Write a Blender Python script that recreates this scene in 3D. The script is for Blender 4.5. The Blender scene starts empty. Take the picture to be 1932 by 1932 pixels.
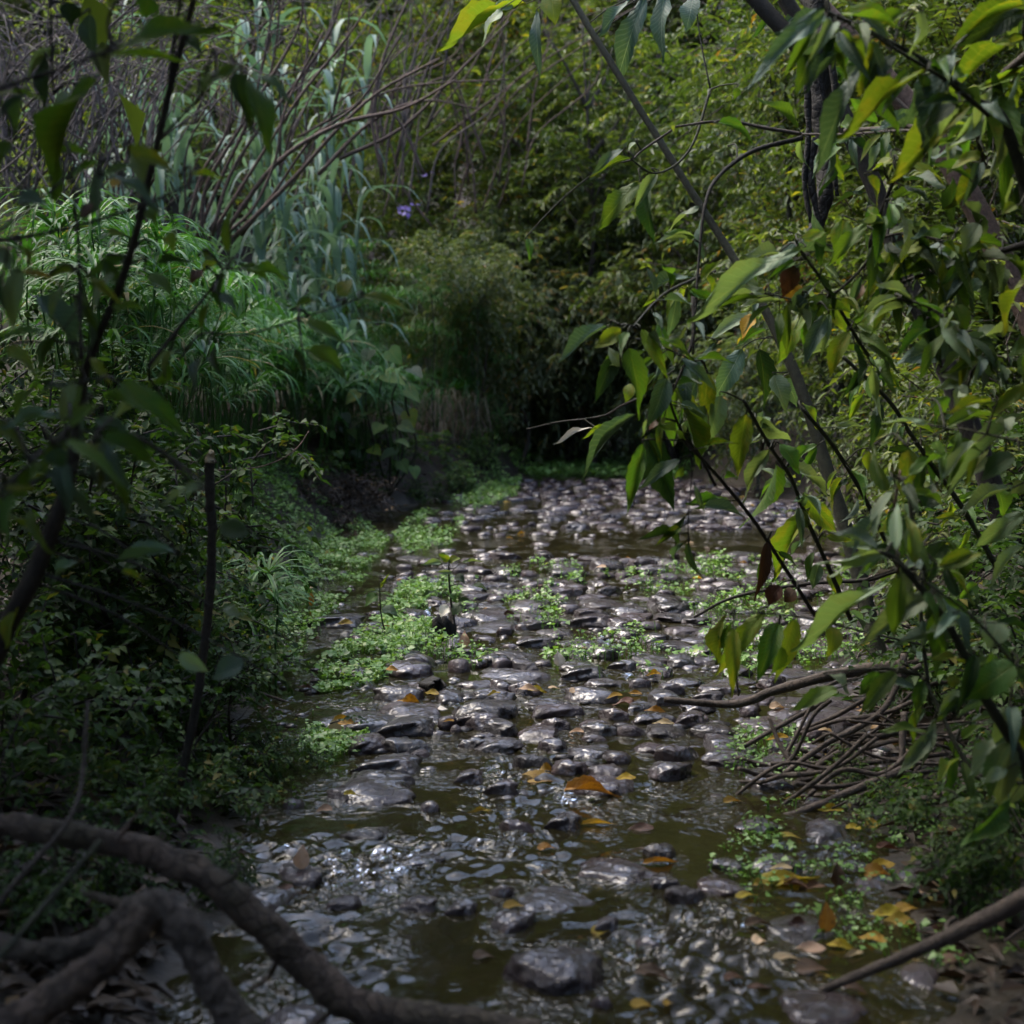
import bpy, bmesh, math, random
import numpy as np
from mathutils import Vector, Matrix, Quaternion

random.seed(11)
rng = np.random.default_rng(11)
SC = bpy.context.scene
COL = SC.collection
R = math.radians

# ------------------------------------------------------------------ camera
FPX, CXP, CYP, CAMH = 2654.0, 966.0, 966.0, 1.2      # focal length in pixels of a 1932 px wide picture
PITCH = math.atan(231 / FPX)
cam_d = bpy.data.cameras.new('camera')
cam = bpy.data.objects.new('camera', cam_d)
COL.objects.link(cam)
cam.location = (0, 0, CAMH)
cam.rotation_euler = (math.pi / 2 - PITCH, 0, 0)
cam_d.sensor_width = 36
cam_d.lens = 36 * FPX / 1932
cam_d.clip_start = 0.05
cam_d.clip_end = 400
cam_d.dof.use_dof = True
cam_d.dof.focus_distance = 5.6
cam_d.dof.aperture_fstop = 3.0
cam_d.dof.aperture_blades = 7
SC.camera = cam

# ------------------------------------------------------------------ sky, sun, exposure
SUN_EL, SUN_AZ = R(58), R(-60)          # azimuth measured from +Y towards +X: light from the left, a little behind the far bank
w = bpy.data.worlds.new('World'); SC.world = w; w.use_nodes = True
nt = w.node_tree
bg = nt.nodes['Background']
sky = nt.nodes.new('ShaderNodeTexSky')
sky.sky_type = 'NISHITA'; sky.sun_disc = False
sky.sun_elevation = SUN_EL; sky.sun_rotation = SUN_AZ
sky.air_density = 1.0; sky.dust_density = 2.5; sky.ozone_density = 0.9
nt.links.new(sky.outputs[0], bg.inputs[0])
bg.inputs[1].default_value = 0.15
sun_d = bpy.data.lights.new('sun', 'SUN')
sun_d.energy = 1.1; sun_d.angle = R(38); sun_d.color = (1.0, 0.93, 0.80)
sun = bpy.data.objects.new('sun', sun_d); COL.objects.link(sun)
sd = Vector((math.sin(SUN_AZ) * math.cos(SUN_EL), math.cos(SUN_AZ) * math.cos(SUN_EL), math.sin(SUN_EL)))
sun.rotation_euler = sd.to_track_quat('Z', 'Y').to_euler()
vs = SC.view_settings
vs.view_transform = 'Standard'; vs.look = 'None'; vs.gamma = 1.0; vs.exposure = 2.05; vs.use_curve_mapping = False
cy = SC.cycles
cy.max_bounces = 4; cy.diffuse_bounces = 2; cy.glossy_bounces = 2; cy.transmission_bounces = 3
cy.transparent_max_bounces = 8; cy.caustics_reflective = False; cy.caustics_refractive = False
cy.use_denoising = True; cy.use_adaptive_sampling = True; cy.adaptive_threshold = 0.03; cy.use_light_tree = False; cy.sample_clamp_indirect = 4.0

# ------------------------------------------------------------------ picture <-> place
CROPS = {  # zoom windows the measurements were read from: scale, x0, y0 in 1932 px
    'P': (1.0, 0, 0), '1': (.3515, 0, 0), '2': (.3515, 641, 0), '3': (.3515, 1253, 0), '4': (.3515, 0, 641),
    '6': (.3515, 1253, 641), '7': (.3515, 0, 1253), '8': (.3515, 1253, 1253), 'D': (.2734, 830, 528),
    'E': (.2734, 423, 1132), 'F': (.2734, 875, 981), 'C': (.3515, 649, 1404), 'G': (.2734, 528, 755)}
def px(c, x, y):
    s, ox, oy = CROPS[c]
    return ox + s * x, oy + s * y
CP, SP = math.cos(PITCH), math.sin(PITCH)
def ray(x, y):
    a, b = (x - CXP) / FPX, (CYP - y) / FPX
    return Vector((a, CP + b * SP, -SP + b * CP))
def at(x, y, d):
    r = ray(x, y)
    return Vector((0, 0, CAMH)) + r * (d / r.y)
def gnd(x, y, z=0.0):
    r = ray(x, y)
    return Vector((0, 0, CAMH)) + r * ((z - CAMH) / r.z)

# ------------------------------------------------------------------ noise
def _hash(i, seed):
    i = i.astype(np.uint64)
    h = (i[..., 0] * np.uint64(374761393) + i[..., 1] * np.uint64(668265263) + i[..., 2] * np.uint64(2246822519) + np.uint64(seed * 3266489917 + 12345)) & np.uint64(0xffffffff)
    h = ((h ^ (h >> np.uint64(13))) * np.uint64(1274126177)) & np.uint64(0xffffffff)
    h = ((h ^ (h >> np.uint64(16))) * np.uint64(2654435761)) & np.uint64(0xffffffff)
    return (h ^ (h >> np.uint64(15))).astype(np.float64) / 4294967295.0
def vnoise(x, y, z=0.0, seed=0):
    p = np.stack(np.broadcast_arrays(np.asarray(x, float), np.asarray(y, float), np.asarray(z, float)), -1) + 1000.0
    i = np.floor(p); f = p - i; f = f * f * (3 - 2 * f); i = i.astype(np.int64)
    out = 0
    for dx in (0, 1):
        for dy in (0, 1):
            for dz in (0, 1):
                wgt = (f[..., 0] if dx else 1 - f[..., 0]) * (f[..., 1] if dy else 1 - f[..., 1]) * (f[..., 2] if dz else 1 - f[..., 2])
                out = out + wgt * _hash(i + np.array([dx, dy, dz]), seed)
    return out * 2 - 1
def fbm(x, y, z=0.0, seed=0, o=4):
    s, a, t = 0, 1.0, 0
    for k in range(o):
        s = s + a * vnoise(np.asarray(x) * 2 ** k, np.asarray(y) * 2 ** k, np.asarray(z) * 2 ** k, seed + k); t += a; a *= .5
    return s / t

# ------------------------------------------------------------------ mesh helpers
def mesh_np(name, V, F, mat, tone=None, uv=None, smooth=True):
    """V (n,3); F list of arrays of equal-length faces, or python faces; tone per vertex."""
    me = bpy.data.meshes.new(name)
    V = np.asarray(V, np.float32)
    groups = F if isinstance(F, list) and len(F) and isinstance(F[0], np.ndarray) else None
    if groups is None:
        me.from_pydata(V.tolist(), [], F)
    else:
        nf = sum(len(g) for g in groups)
        loops = np.concatenate([g.reshape(-1) for g in groups]).astype(np.int32)
        tot = np.concatenate([np.full(len(g), g.shape[1], np.int32) for g in groups])
        st = np.concatenate([[0], np.cumsum(tot)[:-1]]).astype(np.int32)
        me.vertices.add(len(V)); me.vertices.foreach_set('co', V.reshape(-1))
        me.loops.add(len(loops)); me.loops.foreach_set('vertex_index', loops)
        me.polygons.add(nf); me.polygons.foreach_set('loop_start', st); me.polygons.foreach_set('loop_total', tot)
        me.update(calc_edges=True)
    if smooth:
        me.polygons.foreach_set('use_smooth', np.ones(len(me.polygons), bool))
    if tone is not None:
        a = me.attributes.new('tone', 'FLOAT', 'POINT'); a.data.foreach_set('value', np.asarray(tone, np.float32))
    if uv is not None:
        l = me.uv_layers.new(name='UVMap')
        idx = np.empty(len(me.loops), np.int32); me.loops.foreach_get('vertex_index', idx)
        l.data.foreach_set('uv', np.asarray(uv, np.float32)[idx].reshape(-1))
    for m in (mat if isinstance(mat, (list, tuple)) else [mat]):
        me.materials.append(m)
    me.validate()
    return me
def link(name, me, parent=None, M=None):
    o = bpy.data.objects.new(name, me); COL.objects.link(o)
    if M is not None: o.matrix_world = M
    if parent is not None:
        o.parent = parent
        o.matrix_parent_inverse = parent_world(parent).inverted()
    return o
_PW = {}
def parent_world(o):
    return _PW.get(o.name, Matrix.Identity(4))
def thing(name, label, cat, loc=(0, 0, 0), group=None):
    o = bpy.data.objects.new(name, None); COL.objects.link(o)
    o.location = loc; o.empty_display_size = .1
    _PW[o.name] = Matrix.Translation(Vector(loc))
    tag(o, label, cat, group)
    return o
def tag(o, label=None, cat=None, group=None, kind=None):
    if label: o['label'] = label
    if cat: o['category'] = cat
    if group: o['group'] = group
    if kind: o['kind'] = kind
    return o
def spline(pts, n=6):
    P = [np.array(p, float) for p in pts]
    if len(P) == 2:
        return np.array([P[0] + (P[1] - P[0]) * t for t in np.linspace(0, 1, n + 1)])
    P = [2 * P[0] - P[1]] + P + [2 * P[-1] - P[-2]]
    out = []
    for i in range(1, len(P) - 2):
        for t in np.linspace(0, 1, n, endpoint=False):
            a, b, c, d = P[i - 1], P[i], P[i + 1], P[i + 2]
            out.append(.5 * (2 * b + (c - a) * t + (2 * a - 5 * b + 4 * c - d) * t * t + (3 * b - a - 3 * c + d) * t ** 3))
    out.append(P[-2])
    return np.array(out)
def tube(path, rad, seg=8, knots=0.0, seed=0, cap=True):
    """Closed tapered tube along path; returns V, quads, tris."""
    path = np.asarray(path, float); n = len(path)
    rad = np.interp(np.linspace(0, 1, n), np.linspace(0, 1, len(np.atleast_1d(rad))), np.atleast_1d(rad)) if np.ndim(rad) else np.full(n, rad)
    T = np.gradient(path, axis=0); T /= np.linalg.norm(T, axis=1)[:, None] + 1e-9
    ref = np.array([.31, .17, .93]) if abs(T[0][2]) < .9 else np.array([.95, .2, .1])
    ang = np.linspace(0, 2 * np.pi, seg, endpoint=False)
    V = []
    for i in range(n):
        u = np.cross(T[i], ref); u /= np.linalg.norm(u) + 1e-9
        v = np.cross(T[i], u)
        rr = rad[i] * np.ones(seg)
        if knots:
            rr = rr * (1 + knots * vnoise(np.cos(ang) * 1.3 + seed, np.sin(ang) * 1.3, i * .55, seed) + .5 * knots * vnoise(np.cos(ang) * 3, np.sin(ang) * 3, i * 1.3, seed + 5))
        V.append(path[i] + rr[:, None] * (np.cos(ang)[:, None] * u + np.sin(ang)[:, None] * v))
    V = np.concatenate(V)
    i, j = np.meshgrid(np.arange(n - 1), np.arange(seg), indexing='ij')
    a = (i * seg + j).ravel(); b = (i * seg + (j + 1) % seg).ravel()
    Q = np.stack([a, b, b + seg, a + seg], -1)
    Tr = np.zeros((0, 3), int)
    if cap:
        c0, c1 = len(V), len(V) + 1
        V = np.concatenate([V, path[:1], path[-1:]])
        k = np.arange(seg); kn = (k + 1) % seg; e = (n - 1) * seg
        Tr = np.concatenate([np.stack([kn, k, np.full(seg, c0)], -1), np.stack([e + k, e + kn, np.full(seg, c1)], -1)])
    return V, Q, Tr
def tubes_mesh(name, lst, mat, tone=None):
    Vs, Qs, Ts, off = [], [], [], 0
    for V, Q, T in lst:
        Vs.append(V); Qs.append(Q + off); Ts.append(T + off); off += len(V)
    V = np.concatenate(Vs)
    tn = np.concatenate([np.full(len(v[0]), rng.random()) for v in lst]) if tone is None else tone
    return mesh_np(name, V, [np.concatenate(Qs), np.concatenate(Ts)], mat, tone=tn)

# ------------------------------------------------------------------ materials
def new_mat(name):
    m = bpy.data.materials.new(name); m.use_nodes = True
    n = m.node_tree; n.nodes.clear()
    out = n.nodes.new('ShaderNodeOutputMaterial')
    return m, n, out
def N(n, t, **kw):
    nd = n.nodes.new(t)
    for k, v in kw.items(): setattr(nd, k, v)
    return nd
def ramp(n, stops, interp='LINEAR'):
    r = n.nodes.new('ShaderNodeValToRGB'); r.color_ramp.interpolation = interp
    e = r.color_ramp.elements
    while len(e) < len(stops): e.new(.5)
    for el, (p, c) in zip(e, stops): el.position = p; el.color = (*c, 1)
    return r
def math_n(n, op, a, b=None):
    m = n.nodes.new('ShaderNodeMath'); m.operation = op
    for i, v in enumerate((a, b)):
        if v is None: continue
        if isinstance(v, (int, float)): m.inputs[i].default_value = v
        else: n.links.new(v, m.inputs[i])
    return m.outputs[0]
def noise(n, scale, detail=3, vec=None, rough=.5, dist=0.0):
    t = n.nodes.new('ShaderNodeTexNoise'); t.inputs['Scale'].default_value = scale
    t.inputs['Detail'].default_value = detail; t.inputs['Roughness'].default_value = rough; t.inputs['Distortion'].default_value = dist
    if vec is not None: n.links.new(vec, t.inputs['Vector'])
    return t
def mixc(n, fac, a, b, mode='MIX'):
    m = n.nodes.new('ShaderNodeMix'); m.data_type = 'RGBA'; m.blend_type = mode
    for sock, v in ((m.inputs[0], fac), (m.inputs[6], a), (m.inputs[7], b)):
        if isinstance(v, (int, float)): sock.default_value = v
        elif isinstance(v, tuple): sock.default_value = (*v, 1)
        else: n.links.new(v, sock)
    return m.outputs[2]

def foliage_mat(name, stops, rough=.5, trans=.38, tcol=(1.3, 1.5, .5), spec=.35, objrand=0.25):
    """Many-leaf meshes: each leaf carries its own tone; light passes through the blade."""
    m, n, out = new_mat(name)
    att = N(n, 'ShaderNodeAttribute', attribute_name='tone')
    oi = N(n, 'ShaderNodeObjectInfo')
    v = math_n(n, 'ADD', att.outputs['Fac'], math_n(n, 'MULTIPLY', math_n(n, 'SUBTRACT', oi.outputs['Random'], .5), objrand))
    rp = ramp(n, stops); n.links.new(v, rp.inputs[0])
    col = rp.outputs[0]
    p = N(n, 'ShaderNodeBsdfPrincipled'); n.links.new(col, p.inputs['Base Color'])
    p.inputs['Roughness'].default_value = rough; p.inputs['Specular IOR Level'].default_value = spec
    tr = N(n, 'ShaderNodeBsdfTranslucent')
    n.links.new(mixc(n, 1.0, col, tcol, 'MULTIPLY'), tr.inputs[0])
    mx = N(n, 'ShaderNodeMixShader'); mx.inputs[0].default_value = trans
    n.links.new(p.outputs[0], mx.inputs[1]); n.links.new(tr.outputs[0], mx.inputs[2])
    n.links.new(mx.outputs[0], out.inputs[0])
    return m

def big_leaf_mat(name, base, vein, spot, spot_amt=.45, trans=.35, tcol=(1.4, 1.5, .45), rough=.52):
    """Leaves seen close: midrib and side veins from the blade's own coordinates, blotches, bitten tone."""
    m, n, out = new_mat(name)
    tc = N(n, 'ShaderNodeTexCoord'); oi = N(n, 'ShaderNodeObjectInfo')
    sep = N(n, 'ShaderNodeSeparateXYZ'); n.links.new(tc.outputs['UV'], sep.inputs[0])
    au = math_n(n, 'ABSOLUTE', math_n(n, 'SUBTRACT', sep.outputs[0], .5))
    rib = math_n(n, 'SUBTRACT', 1.0, math_n(n, 'SMOOTH_MIN', math_n(n, 'MULTIPLY', au, 34.0), 1.0)); n.nodes[-1].inputs[2].default_value = .1
    ph = math_n(n, 'MULTIPLY', math_n(n, 'SUBTRACT', sep.outputs[1], math_n(n, 'MULTIPLY', au, .34)), 88.0)
    sv = math_n(n, 'POWER', math_n(n, 'ADD', math_n(n, 'MULTIPLY', math_n(n, 'SINE', ph), .5), .5), 7.0)
    off = N(n, 'ShaderNodeCombineXYZ')
    for k in range(3): n.links.new(math_n(n, 'MULTIPLY', oi.outputs['Random'], 37.0 + 11 * k), off.inputs[k])
    va = N(n, 'ShaderNodeVectorMath', operation='ADD'); n.links.new(tc.outputs['Object'], va.inputs[0]); n.links.new(off.outputs[0], va.inputs[1])
    n1 = noise(n, 3.0, 5, va.outputs[0], .6); n2 = noise(n, 16.0, 3, va.outputs[0])
    sp = ramp(n, [(.5, (0, 0, 0)), (.62, (1, 1, 1))]); n.links.new(n1.outputs[0], sp.inputs[0])
    sp2 = ramp(n, [(.63, (0, 0, 0)), (.70, (1, 1, 1))]); n.links.new(n2.outputs[0], sp2.inputs[0])
    hsv = N(n, 'ShaderNodeHueSaturation'); hsv.inputs['Color'].default_value = (*base, 1)
    n.links.new(math_n(n, 'ADD', .478, math_n(n, 'MULTIPLY', oi.outputs['Random'], .044)), hsv.inputs['Hue'])
    wn = N(n, 'ShaderNodeTexWhiteNoise', noise_dimensions='1D'); n.links.new(oi.outputs['Random'], wn.inputs['W'])
    n.links.new(math_n(n, 'ADD', .65, math_n(n, 'MULTIPLY', wn.outputs[0], .7)), hsv.inputs['Value'])
    c = mixc(n, math_n(n, 'MULTIPLY', sp.outputs[0], spot_amt), hsv.outputs[0], spot)
    c = mixc(n, math_n(n, 'MULTIPLY', sp2.outputs[0], spot_amt * .8), c, (.10, .05, .015))
    c = mixc(n, math_n(n, 'MULTIPLY', sv, .16), c, vein)
    c = mixc(n, math_n(n, 'MULTIPLY', rib, .6), c, vein)
    h = math_n(n, 'ADD', math_n(n, 'MULTIPLY', sv, -.6), math_n(n, 'ADD', math_n(n, 'MULTIPLY', rib, -1.2), math_n(n, 'MULTIPLY', n2.outputs[0], .9)))
    bp = N(n, 'ShaderNodeBump'); bp.inputs['Strength'].default_value = .45; bp.inputs['Distance'].default_value = .004
    n.links.new(h, bp.inputs['Height'])
    p = N(n, 'ShaderNodeBsdfPrincipled'); n.links.new(c, p.inputs['Base Color'])
    p.inputs['Roughness'].default_value = rough; p.inputs['Specular IOR Level'].default_value = .35; n.links.new(bp.outputs[0], p.inputs['Normal'])
    tr = N(n, 'ShaderNodeBsdfTranslucent'); n.links.new(mixc(n, 1.0, c, tcol, 'MULTIPLY'), tr.inputs[0])
    mx = N(n, 'ShaderNodeMixShader'); mx.inputs[0].default_value = trans
    n.links.new(p.outputs[0], mx.inputs[1]); n.links.new(tr.outputs[0], mx.inputs[2]); n.links.new(mx.outputs[0], out.inputs[0])
    return m

def bark_mat(name, a, b, scale=30, rough=.8, bump=.6, moss=None):
    m, n, out = new_mat(name)
    tc = N(n, 'ShaderNodeTexCoord')
    n1 = noise(n, scale, 5, tc.outputs['Object'], .65); n2 = noise(n, scale * .2, 3, tc.outputs['Object'])
    rp = ramp(n, [(.3, a), (.7, b)]); n.links.new(n1.outputs[0], rp.inputs[0])
    c = rp.outputs[0]
    oi = N(n, 'ShaderNodeObjectInfo')
    hsv = N(n, 'ShaderNodeHueSaturation'); n.links.new(c, hsv.inputs['Color'])
    n.links.new(math_n(n, 'ADD', .75, math_n(n, 'MULTIPLY', oi.outputs['Random'], .5)), hsv.inputs['Value'])
    c = hsv.outputs[0]
    if moss:
        r2 = ramp(n, [(.45, (0, 0, 0)), (.65, (1, 1, 1))]); n.links.new(n2.outputs[0], r2.inputs[0])
        c = mixc(n, math_n(n, 'MULTIPLY', r2.outputs[0], .7), c, moss)
    bp = N(n, 'ShaderNodeBump'); bp.inputs['Strength'].default_value = bump; bp.inputs['Distance'].default_value = .006
    vo = N(n, 'ShaderNodeTexVoronoi', feature='DISTANCE_TO_EDGE'); vo.inputs['Scale'].default_value = scale * 1.6
    wv = N(n, 'ShaderNodeVectorMath', operation='ADD'); n.links.new(tc.outputs['Object'], wv.inputs[0]); sc_ = N(n, 'ShaderNodeVectorMath', operation='SCALE'); sc_.inputs['Scale'].default_value = .05; n.links.new(n1.outputs['Color'], sc_.inputs[0]); n.links.new(sc_.outputs[0], wv.inputs[1])
    n.links.new(wv.outputs[0], vo.inputs['Vector'])
    cr = math_n(n, 'MINIMUM', math_n(n, 'MULTIPLY', vo.outputs['Distance'], 6.0), 1.0)
    n.links.new(math_n(n, 'ADD', n1.outputs[0], math_n(n, 'MULTIPLY', cr, .5)), bp.inputs['Height'])
    c = mixc(n, math_n(n, 'MULTIPLY', math_n(n, 'SUBTRACT', 1.0, cr), .6), c, tuple(v * .5 for v in a))
    p = N(n, 'ShaderNodeBsdfPrincipled'); n.links.new(c, p.inputs['Base Color']); p.inputs['Roughness'].default_value = rough
    n.links.new(bp.outputs[0], p.inputs['Normal']); n.links.new(p.outputs[0], out.inputs[0])
    return m

def stone_mat():
    m, n, out = new_mat('wet_stone')
    tc = N(n, 'ShaderNodeTexCoord'); oi = N(n, 'ShaderNodeObjectInfo'); geo = N(n, 'ShaderNodeNewGeometry')
    n1 = noise(n, 14, 5, geo.outputs['Position'], .6); n2 = noise(n, 90, 4, geo.outputs['Position'], .7); n3 = noise(n, 5, 2, geo.outputs['Position'])
    rp = ramp(n, [(.25, (.009, .0055, .007)), (.55, (.023, .014, .0165)), (.8, (.062, .037, .036))]); n.links.new(n1.outputs[0], rp.inputs[0])
    hsv = N(n, 'ShaderNodeHueSaturation'); n.links.new(rp.outputs[0], hsv.inputs['Color'])
    n.links.new(math_n(n, 'ADD', .5, math_n(n, 'MULTIPLY', oi.outputs['Random'], 1.1)), hsv.inputs['Value'])
    wn = N(n, 'ShaderNodeTexWhiteNoise', noise_dimensions='1D'); n.links.new(oi.outputs['Random'], wn.inputs['W'])
    n.links.new(math_n(n, 'ADD', .46, math_n(n, 'MULTIPLY', wn.outputs[0], .07)), hsv.inputs['Hue']); n.links.new(math_n(n, 'ADD', .8, math_n(n, 'MULTIPLY', wn.outputs[0], .6)), hsv.inputs['Saturation'])
    ro = ramp(n, [(.38, (.22, .22, .22)), (.62, (.55, .55, .55))]); n.links.new(n3.outputs[0], ro.inputs[0])
    bp = N(n, 'ShaderNodeBump'); bp.inputs['Strength'].default_value = .9; bp.inputs['Distance'].default_value = .010
    n.links.new(math_n(n, 'ADD', n2.outputs[0], math_n(n, 'MULTIPLY', n1.outputs[0], 2.0)), bp.inputs['Height'])
    p = N(n, 'ShaderNodeBsdfPrincipled'); n.links.new(hsv.outputs[0], p.inputs['Base Color'])
    n.links.new(ro.outputs[0], p.inputs['Roughness']); n.links.new(bp.outputs[0], p.inputs['Normal'])
    n5 = noise(n, 7, 3, geo.outputs['Position'], .6); cw = ramp(n, [(.38, (.2, .2, .2)), (.56, (1, 1, 1))]); n.links.new(n5.outputs[0], cw.inputs[0]); n.links.new(cw.outputs[0], p.inputs['Coat Weight']); p.inputs['Coat Roughness'].default_value = .12; p.inputs['Coat IOR'].default_value = 1.5; p.inputs['Specular IOR Level'].default_value = .4
    b2 = N(n, 'ShaderNodeBump'); b2.inputs['Strength'].default_value = .8; b2.inputs['Distance'].default_value = .014
    n4 = noise(n, 30, 2, geo.outputs['Position'], .5); n.links.new(n4.outputs[0], b2.inputs['Height'])
    n.links.new(b2.outputs[0], p.inputs['Coat Normal'])
    n.links.new(p.outputs[0], out.inputs[0])
    return m

def ground_mat():
    m, n, out = new_mat('soil_and_litter')
    geo = N(n, 'ShaderNodeNewGeometry')
    n1 = noise(n, 6, 6, geo.outputs['Position'], .65); n2 = noise(n, 45, 4, geo.outputs['Position'], .6)
    rp = ramp(n, [(.3, (.010, .008, .005)), (.55, (.024, .018, .011)), (.75, (.045, .033, .021))]); n.links.new(n1.outputs[0], rp.inputs[0])
    bp = N(n, 'ShaderNodeBump'); bp.inputs['Strength'].default_value = .9; bp.inputs['Distance'].default_value = .02
    n.links.new(math_n(n, 'ADD', n1.outputs[0], math_n(n, 'MULTIPLY', n2.outputs[0], .5)), bp.inputs['Height'])
    p = N(n, 'ShaderNodeBsdfPrincipled'); n.links.new(rp.outputs[0], p.inputs['Base Color']); sz = N(n, 'ShaderNodeSeparateXYZ'); n.links.new(geo.outputs['Position'], sz.inputs[0])
    wet = N(n, 'ShaderNodeMapRange'); wet.inputs[1].default_value = .02; wet.inputs[2].default_value = .12; wet.inputs[3].default_value = .5; wet.inputs[4].default_value = .9; n.links.new(sz.outputs[2], wet.inputs[0])
    n.links.new(wet.outputs[0], p.inputs['Roughness']); p.inputs['Specular IOR Level'].default_value = .3
    n.links.new(bp.outputs[0], p.inputs['Normal']); n.links.new(p.outputs[0], out.inputs[0])
    return m

def water_mat():
    m, n, out = new_mat('murky_water')
    geo = N(n, 'ShaderNodeNewGeometry')
    mp = N(n, 'ShaderNodeMapping'); n.links.new(geo.outputs['Position'], mp.inputs[0]); mp.inputs['Scale'].default_value = (1, .8, 1)
    big = noise(n, 3.6, 4, mp.outputs[0], .65, .5); f1 = noise(n, 40, 2, mp.outputs[0], .55, .3); f2 = noise(n, 9, 2, mp.outputs[0])
    mk = ramp(n, [(.48, (.0, .0, .0)), (.60, (1, 1, 1))]); n.links.new(big.outputs[0], mk.inputs[0])
    h = math_n(n, 'ADD', math_n(n, 'MULTIPLY', math_n(n, 'MULTIPLY', f1.outputs[0], math_n(n, 'ADD', mk.outputs[0], .03)), 1.0), math_n(n, 'MULTIPLY', f2.outputs[0], .14))
    bp = N(n, 'ShaderNodeBump'); bp.inputs['Strength'].default_value = 1.0; bp.inputs['Distance'].default_value = .020
    n.links.new(h, bp.inputs['Height'])
    gl = N(n, 'ShaderNodeBsdfGlossy'); gl.inputs['Roughness'].default_value = .06; gl.inputs[0].default_value = (1, 1, 1, 1)
    n.links.new(bp.outputs[0], gl.inputs['Normal'])
    df = N(n, 'ShaderNodeBsdfDiffuse')
    cn = ramp(n, [(.35, (.022, .019, .008)), (.65, (.040, .034, .014))]); n.links.new(big.outputs[0], cn.inputs[0]); n.links.new(cn.outputs[0], df.inputs[0])
    tp = N(n, 'ShaderNodeBsdfTransparent'); tp.inputs[0].default_value = (.5, .45, .28, 1)
    mx = N(n, 'ShaderNodeMixShader'); mx.inputs[0].default_value = .5
    n.links.new(df.outputs[0], mx.inputs[1]); n.links.new(tp.outputs[0], mx.inputs[2])
    fr = N(n, 'ShaderNodeFresnel'); fr.inputs[0].default_value = 1.33; n.links.new(bp.outputs[0], fr.inputs['Normal'])
    m2 = N(n, 'ShaderNodeMixShader'); n.links.new(fr.outputs[0], m2.inputs[0]); n.links.new(mx.outputs[0], m2.inputs[1]); n.links.new(gl.outputs[0], m2.inputs[2])
    n.links.new(m2.outputs[0], out.inputs[0])
    return m

def plain_mat(name, c, rough=.6):
    m, n, out = new_mat(name)
    geo = N(n, 'ShaderNodeNewGeometry'); n1 = noise(n, 40, 4, geo.outputs['Position'], .6)
    rp = ramp(n, [(.3, tuple(v * .7 for v in c)), (.7, tuple(min(1, v * 1.25) for v in c))]); n.links.new(n1.outputs[0], rp.inputs[0])
    p = N(n, 'ShaderNodeBsdfPrincipled'); n.links.new(rp.outputs[0], p.inputs['Base Color']); p.inputs['Roughness'].default_value = rough
    n.links.new(p.outputs[0], out.inputs[0])
    return m

M = {}
M['stone'] = stone_mat(); M['ground'] = ground_mat(); M['water'] = water_mat()
M['far_leaf'] = foliage_mat('far_foliage', [(0, (.028, .048, .014)), (.35, (.068, .10, .028)), (.7, (.135, .165, .04)), (.9, (.22, .235, .05)), (.95, (.34, .25, .03)), (1, (.2, .1, .03))])
M['dusty_leaf'] = foliage_mat('dusty_foliage', [(0, (.04, .058, .028)), (.5, (.10, .125, .065)), (.9, (.18, .20, .10)), (.96, (.34, .23, .05)), (1, (.22, .13, .05))], rough=.5)
M['lime_leaf'] = foliage_mat('lime_foliage', [(0, (.04, .08, .015)), (.5, (.11, .16, .03)), (.85, (.22, .25, .04)), (1, (.4, .32, .04))])
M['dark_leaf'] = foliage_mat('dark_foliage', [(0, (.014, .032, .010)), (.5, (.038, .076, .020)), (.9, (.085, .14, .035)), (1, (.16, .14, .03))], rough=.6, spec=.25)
M['cress'] = foliage_mat('watercress_leaf', [(0, (.06, .13, .03)), (.5, (.14, .26, .06)), (.9, (.24, .37, .11)), (1, (.36, .42, .14))], rough=.4, trans=.3)
M['sedge'] = foliage_mat('sedge_blade', [(0, (.02, .07, .014)), (.5, (.045, .135, .03)), (.92, (.095, .21, .045)), (1, (.26, .20, .10))], rough=.5, trans=.3, spec=.28)
M['reed'] = foliage_mat('reed_blade', [(0, (.07, .13, .09)), (.5, (.15, .23, .17)), (1, (.23, .31, .25))], rough=.5, trans=.3, spec=.3, tcol=(1.1, 1.3, .8))
M['straw'] = foliage_mat('dry_straw', [(0, (.10, .07, .04)), (.6, (.22, .17, .10)), (1, (.36, .30, .2))], rough=.6, trans=.2, tcol=(1.1, 1, .7))
M['violet'] = foliage_mat('violet_petal', [(0, (.25, .15, .5)), (1, (.55, .42, .8))], trans=.3, tcol=(1, 1, 1))
M['litter'] = foliage_mat('dead_leaf_litter', [(0, (.012, .007, .004)), (.6, (.032, .019, .010)), (.93, (.085, .05, .022)), (1, (.30, .18, .07))], rough=.55, trans=.1, tcol=(1.1, 1, .6))
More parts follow.
